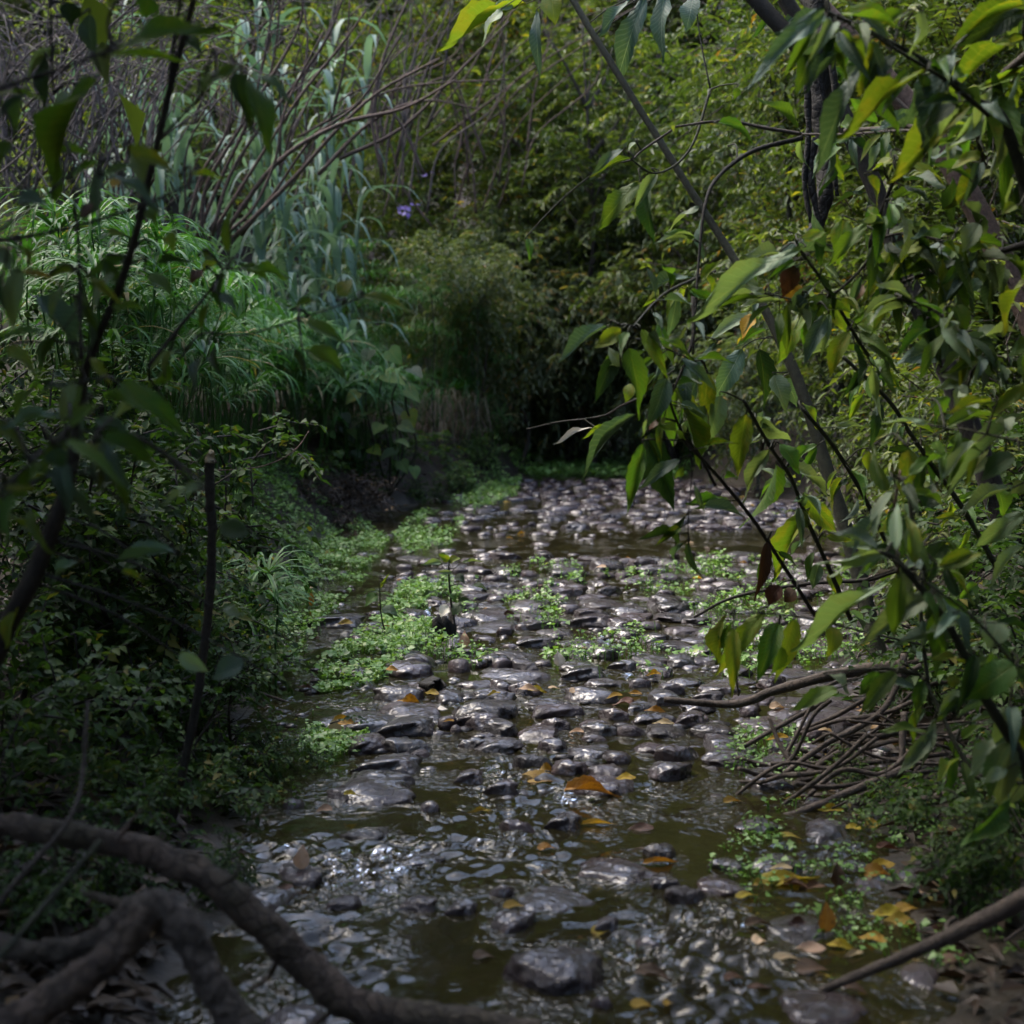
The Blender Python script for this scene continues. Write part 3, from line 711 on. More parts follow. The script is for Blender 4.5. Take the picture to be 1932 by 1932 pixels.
for i, (x, y, d, s) in enumerate([(720, 480, 23, 1.0), (900, 330, 22, 1.15), (1080, 460, 22, 1.0), (1130, 240, 21, 1.1), (1280, 420, 20, 1.1), (1420, 250, 19, 1.1), (1010, 150, 23, 1.1), (1450, 520, 19, 1.0), (780, 180, 24, 1.0)]):
    shrub('mid', 'hillside_shrub', x, y, d, f'green shrub with scattered yellow leaves on the far slope, {ORD[i]} nearest the reeds' if 0 else
          ['green shrub low on the far slope behind the lilac gap', 'big shrub on the far slope above the arching spray of leaves', 'dense shrub at the middle of the far slope',
           'tall shrub high on the far slope below the pale leaf cluster', 'yellow flecked shrub on the far slope behind the leaning stem', 'shrub on the far slope crossed by the leaning green stem',
           'shrub at the top of the far slope under the frame edge', 'shrub low on the far slope behind the rotten trunk', 'shrub high on the far slope beside the bare brown stems'][i], 'shrub', 'shrubs of the far slope', s)
for i, (x, y, d, s) in enumerate([(880, 560, 19, .8), (985, 640, 20.5, 1.0), (1060, 560, 22, 1.15), (1215, 735, 20.5, .8), (1215, 640, 21, 1.1), (1320, 600, 20, 1.1), (1345, 725, 19.5, .8), (1000, 765, 21.5, .6), (1430, 700, 16.5, .8), (960, 500, 21, .8), (1050, 690, 23, 1.2), (1110, 740, 24.5, 1.0), (1080, 470, 22.5, 1.2)]):
    shrub('dusty', 'drooping_shrub', x, y, d, ['grey green drooping shrub behind the tall sedges on the left', 'drooping shrub with pale leaves in the middle above the stream bend',
          'grey green shrub standing over the pale cress mound', 'low drooping shrub hanging over the dark undercut bank', 'drooping shrub between the stream bend and hanging leaf cluster', 'broad grey green shrub behind the hanging twig',
          'low shrub behind the hanging leaf cluster on the right', 'smallest drooping shrub right at the end of the stream', 'drooping shrub behind the leaning trunk on the right', 'grey green shrub just right of the reeds', 'large shaded shrub closing the gap above the stream end', 'large shaded shrub low behind the stream end', 'large grey green shrub high above the stream end'][i], 'shrub', 'drooping shrubs along the far bank', s)
for i, (x, y, d, s) in enumerate([(330, 130, 20, 1.0), (560, 90, 21, 1.0), (90, 260, 19, .9), (640, 330, 21, .8)]):
    shrub('lime', 'pale_green_bush', x, y, d, ['light green bush behind the dark upright stem at upper left', 'light green bush behind the brown stems at the top', 'light green bush behind the dead tangle at far left', 'light green bush just behind the tallest reed blades'][i], 'bush', 'light bushes behind the reeds', s)
for i, (x, y, d, s) in enumerate([(1560, 120, 12, 1.1), (1760, 60, 11, 1.1), (1920, 200, 10, 1.1), (1650, 330, 12, 1.0), (1850, 420, 10, 1.0), (1560, 520, 12.5, .9), (1740, 560, 10.5, 1.0), (1930, 640, 9, 1.0), (1650, 730, 11.5, .9), (1820, 800, 9.5, .9),
                                     (1950, 900, 7.5, .8), (1720, 930, 10, .65), (1850, 1040, 8, .6)]):
    shrub('side', 'bank_shrub', x, y, d, ['shrub at the top behind the rotten trunk', 'shrub at the top behind the large blue green leaves', 'shrub at the upper right corner', 'shrub behind the brown leaning trunk on the right', 'shrub on the right behind the horizontal twigs',
          'shrub left of the right bank, behind rust coloured leaves', 'shrub in the middle of the right bank', 'shrub at the right edge at mid height', 'shrub just above the earth bank on the right', 'shrub on the right behind the small star shaped leaf cluster',
          'shrub at the right edge above the water level', 'low shrub on the earth bank behind the leaning trunk', 'lowest shrub on the right bank'][i], 'shrub', 'shrubs of the right bank', s)

# ------------------------------------------------------------------ umbrella sedge
def blade(pts, wid, fold=.15, rows=None):
    """Strip along a curve with a channel fold."""
    P = spline(pts, 3); n = len(P); T = np.gradient(P, axis=0); T /= np.linalg.norm(T, axis=1)[:, None] + 1e-9
    S = np.cross(T, [0, 0, 1.0]); nn = np.linalg.norm(S, axis=1)[:, None]; S = np.where(nn > .08, S / (nn + 1e-9), np.array([[1.0, 0, 0]])); U = np.cross(S, T)
    t = np.linspace(0, 1, n); w_ = wid * np.clip(np.minimum(t * 6 + .35, 1) * (1 - t ** 2.2) + .02, 0, 1)
    V = np.stack([P - S * w_[:, None] * .5 + U * w_[:, None] * fold, P, P + S * w_[:, None] * .5 + U * w_[:, None] * fold], 1).reshape(-1, 3)
    i = np.arange(n - 1) * 3
    F = np.concatenate([np.stack([i, i + 1, i + 4, i + 3], -1), np.stack([i + 1, i + 2, i + 5, i + 4], -1)])
    return V, F
def blades_mesh(name, lst, mat, tones):
    Vs, Fs, off, tn = [], [], 0, []
    for (V, F), t in zip(lst, tones):
        Vs.append(V); Fs.append(F + off); off += len(V); tn.append(np.full(len(V), t))
    return mesh_np(name, np.concatenate(Vs), [np.concatenate(Fs)], mat, tone=np.concatenate(tn))
def umbel(seed, n=22, L=.30, wd=.019, droop=1.0):
    r = np.random.default_rng(seed); lst, tn = [], []
    for k in range(n):
        a = k * 2.399 + r.normal(0, .12); up = r.uniform(.05, .75); l = L * r.uniform(.75, 1.15)
        d = np.array([math.cos(a), math.sin(a), 0])
        p0 = np.zeros(3); p1 = d * l * .42 + np.array([0, 0, l * .42 * up]); p2 = d * l * .80 + np.array([0, 0, l * (.40 * up - .18 * droop)]); p3 = d * l * .98 + np.array([0, 0, l * (.3 * up - .62 * droop)])
        lst.append(blade([p0, p1, p2, p3], wd * r.uniform(.8, 1.2))); tn.append(1.1 if r.random() < .06 else np.clip(r.normal(.48, .2), 0, .9))
    return blades_mesh('umbel', lst, M['sedge'], tn)
UMB = [umbel(900 + k, n=17 + k % 3 * 3, L=.31 + .04 * (k % 4), droop=.22 + .17 * (k % 4)) for k in range(6)]
def stem_curve(seed, H=1.0):
    r = np.random.default_rng(seed); b = r.normal(0, .06, 2)
    return tubes_mesh('stem', [tube(spline([(0, 0, 0), (b[0] * .3, b[1] * .3, .4), (b[0], b[1], .75), (0, 0, 1.0)], 3), [.006, .005, .004], 5)], M['sedge'], None)
SST = [stem_curve(950 + k) for k in range(4)]
def sedge(x, y, nst, hmin, hmax, spread, label, group, scale=1.0, name='umbrella_sedge'):
    z = tz(x, y); base = Vector((x, y, z - .03))
    t = thing(name, label, 'sedge', base, group)
    for k in range(nst):
        a = random.uniform(0, 6.28); rr = spread * random.random() ** .5; hh = random.uniform(hmin, hmax)
        foot = base + Vector((math.cos(a) * rr * .35, math.sin(a) * rr * .35, 0))
        lean = Vector((math.cos(a) * rr, math.sin(a) * rr, 0)); top = base + lean + Vector((random.gauss(0, .05), random.gauss(0, .05), hh))
        d = top - foot
        MX = Matrix.Translation(foot) @ Vector((0, 0, 1)).rotation_difference(d).to_matrix().to_4x4() @ Matrix.Diagonal((1, 1, d.length, 1))
        so = link('stem', random.choice(SST), t, MX)
        s = scale * random.uniform(.8, 1.2)
        u = bpy.data.objects.new('umbel', random.choice(UMB)); COL.objects.link(u)
        MU = Matrix.Translation(top) @ Vector((0, 0, 1)).rotation_difference((d.normalized() + Vector((0, -.15, .3))).normalized()).to_matrix().to_4x4() @ Matrix.Rotation(random.uniform(0, 6.28), 4, 'Z') @ Matrix.Diagonal((s, s, s, 1))
        u.parent = so; u.matrix_parent_inverse = MX.inverted(); u.matrix_world = MU; u.matrix_basis = MU
    return t
SG = [('umbrella sedge clump in the sunlit bed below the reeds', 'umbrella sedges of the bright bed'), ('umbrella sedge clump on the shaded slope above the stream', 'umbrella sedges of the shaded slope'),
      ('umbrella sedge clump hanging over the dark water at the bend', 'umbrella sedges at the bend')]
def by_left(P): return sorted(P, key=lambda p: p[0] / p[1])
for k, (x, y) in enumerate(by_left([(random.uniform(-4.3, -1.9) * y / 13, y) for y in [random.uniform(11.0, 15.5) for _ in range(26)]])):
    sedge(x, y, 8, .75, 1.3, .5, f'umbrella sedge clump in the bright bed below the reeds, {ORD[k]} from the left', SG[0][1], scale=1.1)
for k, (x, y) in enumerate(by_left([(float(edge_l(y)) - random.uniform(.25, 1.3), y) for y in [random.uniform(12.8, 16.5) for _ in range(12)]])):
    sedge(x, y, 8, .6, 1.1, .45, f'umbrella sedge clump on the shaded slope above the stream, {ORD[k]} from the left', SG[1][1])
for k, (X_, Y_, d) in enumerate([(640, 915, 0), (690, 905, 0), (750, 905, 0), (800, 900, 0), (850, 895, 0), (880, 890, 0), (915, 885, 0), (940, 878, 0)]):
    p = gnd(X_, Y_, .1); sedge(p.x, p.y + .25, 16, .35, 2.1, .5, f'umbrella sedge clump hanging over the dark water at the bend, {ORD[k]} from the left', SG[2][1])
for k, (x, y) in enumerate(by_left([(float(edge_l(y)) - random.uniform(.35, 1.2), y) for y in [random.uniform(6.6, 11.0) for _ in range(17)]])):
    sedge(x, y, 8, .75, 1.5, .4, f'umbrella sedge clump among dark leaves on the near left bank, {ORD[k]} from the left', 'umbrella sedges of the near left bank')
p = gnd(515, 1290); sedge(p.x, p.y, 5, .30, .55, .18, 'small dark umbrella sedge drooping over bright cress at the left', None, .75)
for k, (X_, Y_) in enumerate([(1190, 740), (1260, 700), (1120, 700)]):
    p = at(X_, Y_ + 60, 23.5); z = tz(p.x, p.y); sedge(p.x, p.y, 10, max(.5, p.z - z), max(.8, p.z - z + .4), .5, ['middle', 'rightmost', 'leftmost'][k] + ' dark sedge clump below the far slope beyond the bend', 'sedges below the far slope')

# ------------------------------------------------------------------ reeds with broad blue green blades
def reed_leaf(seed):
    r = np.random.default_rng(seed); L = 1.0; u = r.uniform(.35, .9); dr = r.uniform(.2, 1.1)
    return blades_mesh('leaf', [blade([(0, 0, 0), (0, .3 * (1 - u * .6), .35 * u + .1), (0, .65, .55 * u - .1 * dr), (0, .9, .45 * u - .6 * dr)], .085 * r.uniform(.75, 1.2), .12)], M['reed'], [np.clip(r.normal(.5, .25), 0, 1)])
RL = [reed_leaf(1200 + k) for k in range(8)]
RS = [tubes_mesh('stem', [tube(spline([(0, 0, 0), (.02, .01, .5), (0, 0, 1)], 4), [.014, .012, .007], 6)], M['reed']) for k in range(2)]
def reed(x, y, H, label, group):
    z = tz(x, y); base = Vector((x, y, z - .05)); t = thing('reed', label, 'reed', base, group)
    lean = Vector((random.gauss(0, .08), random.gauss(0, .08), 1)).normalized()
    MS = Matrix.Translation(base) @ Vector((0, 0, 1)).rotation_difference(lean).to_matrix().to_4x4() @ Matrix.Diagonal((1, 1, H, 1))
    link('stem', random.choice(RS), t, MS)
    n = int(H * 4.5)
    for k in range(n):
        h = H * (.12 + .86 * k / n); s = random.uniform(.65, 1.05)
        MX = Matrix.Translation(base + lean * h) @ Matrix.Rotation(k * math.pi + random.gauss(0, .7) + .3, 4, 'Z') @ Matrix.Diagonal((s, s, s, 1))
        link('leaf', random.choice(RL), t, MX)
for k, X_ in enumerate(sorted(random.uniform(150, 670) for _ in range(30))):
    d = random.uniform(14.6, 17.5); p = at(X_, 480, d)
    reed(p.x, d, random.uniform(2.4, 4.6), f'tall blue green reed behind the sedge bed, {ORD[k]} from the left', 'reeds behind the sedge bed')
for X_, d in ((545, 15.0), (600, 14.8), (660, 14.6)):
    p = at(X_, 480, d); reed(p.x, d, 1.6, {545: 'leftmost', 600: 'middle', 660: 'rightmost'}[X_] + ' short reed with pale curling blades at the edge of the sedge bed', 'short reeds at the sedge bed edge')

# ------------------------------------------------------------------ watercress mats
def cress(pts_fn, n, name, label, hmax=.08, sz=.02, seed=1):
    r = np.random.default_rng(seed)
    P = pts_fn(r, n); n = len(P)
    z0 = np.maximum(terrain(P[:, 0], P[:, 1]), -.005)
    lump = .35 + .65 * np.clip(fbm(P[:, 0] * 5, P[:, 1] * 5, 0, 61, 3) + .55, 0, 1)
    h = hmax * lump * r.random(n) ** .6
    B = np.stack([P[:, 0], P[:, 1], z0 + h], -1)
    a = r.random(n) * 6.28; D = np.stack([np.cos(a), np.sin(a), r.normal(.15, .35, n)], -1)
    Nn = np.stack([r.normal(0, .35, n), r.normal(-.15, .35, n), np.ones(n)], -1)
    L = sz * (.45 + 1.3 * r.random(n) ** 2); W = L * (.75 + .3 * r.random(n))
    V, F, T = leaves_from(B, D, Nn, L, W, np.clip(r.normal(.5, .2, n), 0, 1))
    # little stalks under a share of the leaves
    st, off = [], len(V); Vt, Ft = [V], []
    for k in range(0, n, 4):
        b = B[k]; f = np.array([b[0] + r.normal(0, .01), b[1] + r.normal(0, .01), z0[k] - .01])
        s = np.array([.0016, 0, 0]); Vt.append(np.array([f - s, f + s, b + s, b - s])); Ft.append([off, off + 1, off + 2, off + 3]); off += 4
    V2 = np.concatenate(Vt); T2 = np.concatenate([T, np.full(len(V2) - len(V), .1)])
    return tag(link(name, mesh_np(name, V2, [F, np.array(Ft)], M['cress'], tone=T2, smooth=False)), label, 'watercress', kind='stuff')
def poly_px(poly, dens=None, thin=.0, sc=3.0, seed=3):
    """Points on the water inside a picture polygon, thinned by a patchy mask."""
    W = np.array([gnd(*p)[:2] for p in poly])
    def fn(r, n):
        lo, hi = W.min(0), W.max(0); out = []
        while sum(len(o) for o in out) < n:
            q = lo + r.random((n * 3, 2)) * (hi - lo); ins = np.zeros(len(q), bool); j = len(W) - 1
            for i in range(len(W)):
                c = ((W[i, 1] > q[:, 1]) != (W[j, 1] > q[:, 1])) & (q[:, 0] < (W[j, 0] - W[i, 0]) * (q[:, 1] - W[i, 1]) / (W[j, 1] - W[i, 1] + 1e-12) + W[i, 0])
                ins ^= c; j = i
            m = fbm(q[:, 0] * sc, q[:, 1] * sc, 0, seed, 3) > thin
            out.append(q[ins & m])
        return np.concatenate(out)[:n]
    return fn
cress(poly_px([(450, 1250), (425, 1120), (450, 1000), (540, 970), (690, 985), (735, 1020), (690, 1090), (640, 1150), (560, 1250)], thin=-.12, sc=4.5), 9500, 'watercress', 'thick bright watercress mat along the left bank', .08, .024, 1)
cress(poly_px([(600, 1310), (600, 1250), (690, 1190), (760, 1110), (850, 1090), (880, 1150), (800, 1210), (760, 1260), (690, 1300)], thin=-.05, sc=5), 5000, 'watercress', 'bright watercress mat left of the small sapling in mid stream', .07, .022, 2)
cress(poly_px([(760, 1230), (820, 1090), (1100, 1070), (1500, 1060), (1640, 1100), (1660, 1250), (1400, 1290), (1000, 1290), (860, 1290)], thin=.24, sc=5.0), 4200, 'watercress', 'sparse watercress growing in the gaps of the cobble bar', .12, .021, 3)
cress(poly_px([(740, 1010), (790, 970), (880, 975), (850, 1030), (770, 1045)], thin=-.1), 1500, 'watercress', 'small cress islet beside the dark pool at the left', .08, .025, 4)
cress(poly_px([(850, 950), (900, 905), (985, 905), (975, 940), (900, 965)], thin=-.4), 2600, 'watercress', 'cress patch below the hanging sedges at the bend', .10, .028, 5)
cress(poly_px([(950, 905), (990, 868), (1180, 862), (1330, 880), (1330, 908), (1100, 900)], thin=-.3, sc=1.5), 9000, 'watercress', 'cress carpet at the far end of the stream', .16, .05, 6)
cress(poly_px([(950, 868), (990, 845), (1140, 842), (1180, 860)], thin=-.3, sc=1.2), 6000, 'watercress', 'farthest cress strip under the dark undercut bank', .16, .045, 10)
cress(poly_px([(1340, 1440), (1400, 1360), (1500, 1360), (1560, 1450), (1480, 1500)], thin=-.1), 700, 'watercress', 'dark cress tuft under the brush pile', .06, .014, 7)
cress(poly_px([(1330, 1640), (1420, 1520), (1700, 1500), (1900, 1560), (1920, 1860), (1600, 1800), (1450, 1720)], thin=.12, sc=9), 1000, 'watercress', 'scattered dark cress on the wet litter at lower right', .04, .014, 8)
cress(poly_px([(560, 1420), (590, 1350), (700, 1370), (690, 1420), (610, 1450)], thin=.0, sc=6), 700, 'watercress', 'little cress tuft around the upright tan leaf', .06, .02, 9)
# low bushes of pale leaves beyond the cress
for i, (x, y, d, s) in enumerate([(820, 500, 17, 1.1), (900, 520, 17.5, .9)]):
    shrub('tuft', 'pale_leafy_mound', x, y, d, ['pale mounded herb behind the tall sedges', 'smaller pale mounded herb beside the bare leaning twig'][i], 'herb', None, s * .9)

# ------------------------------------------------------------------ branches, stems and logs measured in the picture
BR = {}      # thing name key -> list of (1932 px polyline samples, depth samples, object)
def branch(t, key, c, pts, w0, w1, d0, d1, mat, name='branch', seg=9, knots=.10, n=7):
    s = CROPS[c][0]; k = len(pts)
    P2 = [px(c, *p) for p in pts]; ds = np.linspace(d0, d1, k)
    P3 = [at(x, y, d) for (x, y), d in zip(P2, ds)]
    path = spline(P3, n)
    dd = np.linspace(d0, d1, len(path))
    ww = (np.interp(np.linspace(0, 1, len(path)), np.linspace(0, 1, len(w0)), w0) if isinstance(w0, list) else np.linspace(w0, w1, len(path))) * s / 2 / FPX * dd
    me = tubes_mesh(name, [tube(path, ww, seg, knots, int(abs(pts[0][0] * 7 + pts[0][1])) % 97)], mat)
    o = link(name, me, t)
    BR.setdefault(key, []).append((path, o))
    return o
def nearest(keys, X_, Y_):
    best = None
    for k in keys:
        for path, o in BR.get(k, []):
            for q in path[::1]:
                v = Vector(q) - Vector((0, 0, CAMH)); zc = v.y * CP - v.z * SP; xx = CXP + FPX * v.x / zc; yy = CYP - FPX * (v.z * CP + v.y * SP) / zc
                dd = (xx - X_) ** 2 + (yy - Y_) ** 2
                if best is None or dd < best[0]: best = (dd, Vector(q), o)
    return best
TH = {}
def hero_leaves(key, keys, c, lst, twig_mat, ddef=0.0):
    for (bx, by, tx, ty, wd, col) in lst:
        X0, Y0 = px(c, bx, by); X1, Y1 = px(c, tx, ty)
        dd, q, bo = nearest(keys, X0, Y0)
        root = bo.parent
        d = q.y + random.uniform(-.12, .12) + ddef
        b = at(X0, Y0, d); L0 = math.hypot(X1 - X0, Y1 - Y0) / FPX * d
        dz = random.uniform(-.35, .35) * L0
        tip = at(X1, Y1, d + dz)
        mid = (q + b) / 2 + Vector((random.gauss(0, .01), random.gauss(0, .01), random.uniform(.0, .03)))
        pr = (b - tip).normalized()
        path = spline([q, mid, b + pr * .012, b], 4)
        tw = link('twig', tubes_mesh('twig', [tube(path, [.0035, .0025, .0016], 5)], twig_mat), root)
        wm = wd * CROPS[c][0] / FPX * d * 1.08; tip = b + (tip - b) * 1.12; col = random.choice(['lime', 'green', 'pale', 'blue']) if col in ('orange', 'yellow') and random.random() < .55 else col
        put_leaf(tw, b, tip, wm, col)

# --- right: leaning willow-like trees
t1 = thing('leaning_tree', 'slender leaning tree with greenish stem crossing the right half of the view', 'tree', gnd(1700, 1345)); TH['R1'] = t1
branch(t1, 'R1', 'P', [(1700, 1345), (1660, 1250), (1622, 1090), (1565, 900), (1506, 722), (1440, 580), (1372, 468), (1263, 295), (1160, 130), (1070, -20), (980, -220)], [44, 37, 31, 26, 21, 17, 15, 13, 12, 11, 11], 22, 5.4, 6.4, M['bark_green'], 'trunk', 12)
branch(t1, 'R1', '3', [(740, 740), (480, 810), (300, 940), (220, 1100), (180, 1480), (155, 1900)], 28, 12, 4.6, 4.2, M['bark_dark'])
branch(t1, 'R1', 'D', [(1745, 120), (1740, 420), (1620, 740), (1560, 870)], 26, 14, 4.2, 4.0, M['bark_dark'])
branch(t1, 'R1', 'D', [(1900, 1420), (1780, 1190), (1690, 1090), (1600, 880), (1560, 700), (1480, 430), (1330, 320), (1240, 310)], 22, 12, 4.1, 3.9, M['bark_dark'])
branch(t1, 'R1', 'D', [(1330, 330), (1450, 190), (1560, 90), (1720, 10), (1900, -60)], 16, 22, 4.0, 4.4, M['bark_green'])
branch(t1, 'R1', 'D', [(1240, 380), (1400, 420), (1600, 490), (1760, 560)], 9, 12, 3.9, 4.0, M['bark_green'])
branch(t1, 'R1', '6', [(100, 540), (250, 690), (450, 930), (600, 1150), (810, 1480)], 18, 22, 4.0, 4.6, M['bark_dark'])
branch(t1, 'R1', '6', [(430, 330), (560, 560), (680, 740), (760, 950), (900, 1260), (1000, 1500)], 18, 26, 4.2, 4.9, M['bark_green'])
branch(t1, 'R1', 'D', [(1420, 800), (1250, 870), (1150, 930), (1000, 960), (820, 980), (600, 1030)], 18, 8, 4.4, 5.2, M['bark_dark'])
branch(t1, 'R1', '6', [(360, 1470), (560, 1470), (800, 1500), (1080, 1570), (1400, 1640)], 8, 12, 3.6, 3.8, M['bark_green'])
branch(t1, 'R1', '6', [(130, 560), (150, 700), (130, 950), (130, 1150)], 8, 6, 4.0, 4.0, M['bark_dark'])
branch(t1, 'R1', '3', [(60, 680), (320, 650), (560, 690), (740, 720)], 12, 22, 4.8, 4.8, M['bark_brown'])
branch(t1, 'R1', '2', [(1780, 700), (1620, 810), (1560, 860), (1430, 880)], 14, 8, 5.2, 5.0, M['bark_brown'])
branch(t1, 'R1', '2', [(1990, 480), (1880, 800), (1700, 930), (1530, 830)], 16, 8, 4.9, 4.6, M['bark_green'])

t2 = thing('leaning_tree', 'thicker dark leaning tree stem right of the rotten trunk', 'tree', at(1950, 1220, 6.2)); TH['R2'] = t2
branch(t2, 'R2', 'P', [(1950, 1220), (1870, 920), (1800, 730), (1759, 626), (1710, 527), (1660, 380), (1604, 253), (1520, 106), (1410, -20), (1250, -240)], 46, 26, 6.2, 6.6, M['bark_dark'], 'trunk', 12)
branch(t2, 'R2', 'P', [(1604, 253), (1560, 150), (1534, 88), (1470, -20), (1390, -160)], 36, 26, 6.5, 6.7, M['bark_dark'])
t3 = thing('leaning_tree', 'reddish brown leaning trunk behind the large blue green leaves', 'tree', at(2060, 900, 8.5)); TH['R3'] = t3
branch(t3, 'R3', 'P', [(2060, 900), (1960, 640), (1880, 470), (1790, 300), (1690, 170), (1560, 30), (1400, -150)], 50, 38, 8.5, 9.0, M['bark_red'], 'trunk', 12)
branch(t3, 'R3', '3', [(1340, 620), (1150, 440), (900, 200), (700, -40)], 22, 16, 7.6, 7.8, M['bark_brown'])
t4 = thing('willow_sapling', 'willow sapling with the biggest blue green leaves at upper right', 'sapling', at(2000, 1500, 3.6)); TH['R4'] = t4
branch(t4, 'R4', 'P', [(2000, 1500), (1985, 1000), (1960, 500), (1900, 245), (1840, 190), (1750, 120), (1640, 60), (1560, 22)], 34, 6, 3.6, 3.2, M['bark_green'], 'trunk', 10)
branch(t4, 'R4', '3', [(1740, 620), (1540, 450), (1250, 270), (1060, 150), (870, 60)], 24, 12, 3.3, 3.1, M['bark_green'])
branch(t4, 'R4', '3', [(1960, 280), (1780, 450), (1700, 680), (1690, 760), (1720, 900)], 46, 22, 3.5, 3.7, M['bark_brown'])
branch(t4, 'R4', '3', [(1690, 730), (1350, 680), (1150, 690), (970, 700)], 26, 20, 3.7, 4.3, M['bark_brown'])
branch(t4, 'R4', '3', [(1690, 720), (1300, 700), (1000, 720), (740, 720)], 14, 12, 3.8, 4.6, M['bark_brown'])
branch(t4, 'R4', '3', [(1980, 1300), (1700, 1380), (1400, 1470), (1100, 1590)], 40, 16, 3.7, 4.0, M['bark_dark'])
branch(t4, 'R4', '3', [(1250, 920), (1180, 1100), (1110, 1280), (1090, 1400), (960, 1540), (800, 1650)], 22, 12, 3.8, 4.0, M['bark_dark'])
branch(t4, 'R4', '3', [(1110, 1290), (1300, 1250), (1480, 1290), (1700, 1330)], 14, 16, 3.9, 3.8, M['bark_dark'])
branch(t4, 'R4', '3', [(800, 1640), (620, 1590), (500, 1560), (330, 1440)], 12, 8, 4.0, 4.0, M['bark_green'])
branch(t4, 'R4', '3', [(720, 1330), (830, 1480), (930, 1640), (1050, 1840), (1130, 1960)], 16, 22, 3.9, 4.2, M['bark_green'])
branch(t4, 'R4', '3', [(1250, 1600), (1420, 1650), (1600, 1790), (1800, 1960)], 14, 16, 3.6, 3.6, M['bark_green'])
t5 = thing('willow_sapling', 'willow sapling with pale leaves at the lower right edge', 'sapling', at(2010, 1750, 3.0)); TH['R5'] = t5
branch(t5, 'R5', 'P', [(2010, 1750), (1960, 1500), (1850, 1300), (1790, 1180), (1700, 1065), (1660, 1040)], 26, 8, 3.0, 2.9, M['bark_green'], 'trunk', 10)
branch(t5, 'R5', '6', [(960, 90), (1200, 320), (1320, 500), (1450, 690), (1600, 900), (1800, 1250)], 20, 30, 4.6, 4.8, M['bark_green'])
branch(t5, 'R5', '6', [(740, 370), (900, 560), (1050, 800), (1170, 1040), (1300, 1300)], 20, 28, 4.6, 4.9, M['bark_green'])
branch(t5, 'R5', '6', [(1310, 780), (1330, 950), (1390, 1200), (1380, 1500), (1430, 1960)], 18, 26, 3.4, 3.4, M['bark_green'])
branch(t5, 'R5', '6', [(1260, 1250), (1240, 900), (1270, 700)], 20, 14, 3.2, 3.2, M['bark_red'])
branch(t5, 'R5', '6', [(1960, 560), (1700, 500), (1540, 480), (1300, 570)], 14, 8, 3.2, 3.3, M['bark_green'])
branch(t5, 'R5', '6', [(1960, 1860), (1780, 1620), (1600, 1440), (1400, 1300), (1230, 1180)], 16, 12, 2.9, 2.9, M['bark_green'])
branch(t5, 'R5', '8', [(1960, 700), (1880, 420), (1860, 200), (1900, -50)], 18, 14, 3.0, 3.0, M['bark_green'])
branch(t5, 'R5', '8', [(1380, 60), (1480, 250), (1560, 420), (1660, 600)], 20, 26, 3.4, 3.3, M['bark_green'])

hero_leaves('R4', ['R4', 'R1'], '3', [
    (860, 55, 450, 390, 105, 'blue'), (1060, 340, 800, 800, 90, 'blue'), (1560, 270, 1340, 690, 150, 'blue'), (1930, 200, 1460, 400, 60, 'lime'), (1640, 570, 1240, 900, 150, 'lime'),
    (1400, 380, 980, 650, 60, 'lime'), (1150, 230, 940, 400, 80, 'green'), (1815, 510, 1850, 1060, 140, 'green'), (1340, 890, 1530, 940, 70, 'lime'), (1800, 900, 1540, 1060, 80, 'lime'),
    (960, 1180, 940, 1410, 105, 'lime'), (1310, 60, 1120, 150, 70, 'lime'), (1370, 60, 1360, 270, 100, 'pale'), (740, 1330, 170, 1600, 105, 'pale'), (540, 1570, 320, 1545, 70, 'pale'),
    (470, 1690, 250, 1790, 70, 'pale'), (480, 1690, 400, 1790, 90, 'yellow'), (900, 1600, 980, 1770, 120, 'lime'), (760, 1690, 610, 1900, 95, 'lime'), (870, 1690, 740, 1930, 85, 'blue'),
    (990, 1780, 880, 1990, 95, 'yellow'), (1590, 1790, 1290, 1940, 140, 'blue'), (1250, 1600, 1050, 1660, 50, 'pale'), (1250, 1480, 1060, 1590, 65, 'lime'), (290, 660, 500, 700, 55, 'yellow'),
    (360, 790, 490, 840, 75, 'lime'), (740, 1280, 870, 1240, 60, 'lime'), (620, 1370, 900, 1300, 80, 'blue'), (1090, 1130, 1180, 1160, 80, 'lime'), (800, 270, 720, 480, 110, 'green'),
    (1000, 180, 880, 220, 60, 'green'), (1930, 30, 1530, 130, 60, 'lime'), (1930, 60, 1640, 180, 130, 'dark'), (1300, 1410, 1420, 1320, 80, 'green'), (1760, 450, 1930, 470, 60, 'green'), (1930, 370, 1700, 460, 50, 'lime'),
    (1230, 860, 1110, 880, 80, 'lime'), (1250, 820, 1170, 870, 50, 'pale'), (1090, 950, 1180, 1060, 90, 'lime'), (1560, 560, 1400, 640, 90, 'dark'), (1700, 820, 1560, 870, 70, 'lime'), (1640, 960, 1480, 860, 60, 'green'),
    (690, 1380, 610, 1370, 60, 'pale'), (1290, 1310, 1310, 1440, 90, 'lime'), (1070, 1530, 1020, 1600, 90, 'brown'), (760, 1560, 640, 1600, 110, 'orange'), (760, 1600, 690, 1660, 90, 'orange'), (690, 1420, 640, 1590, 100, 'brown'), (850, 1580, 830, 1690, 110, 'green'),
    (1240, 1090, 1310, 1090, 60, 'orange'), (1700, 1500, 1620, 1560, 60, 'orange'), (1050, 190, 1010, 260, 60, 'yellow'), (390, 470, 380, 530, 40, 'orange'),
    (1690, 1200, 1600, 1330, 110, 'pale'), (1560, 1230, 1450, 1260, 70, 'pale'), (1800, 1340, 1640, 1310, 70, 'lime'), (1890, 1100, 1820, 1130, 60, 'lime'), (1560, 1640, 1640, 1790, 100, 'green'), (1420, 1480, 1480, 1580, 90, 'green')], M['bark_green'])
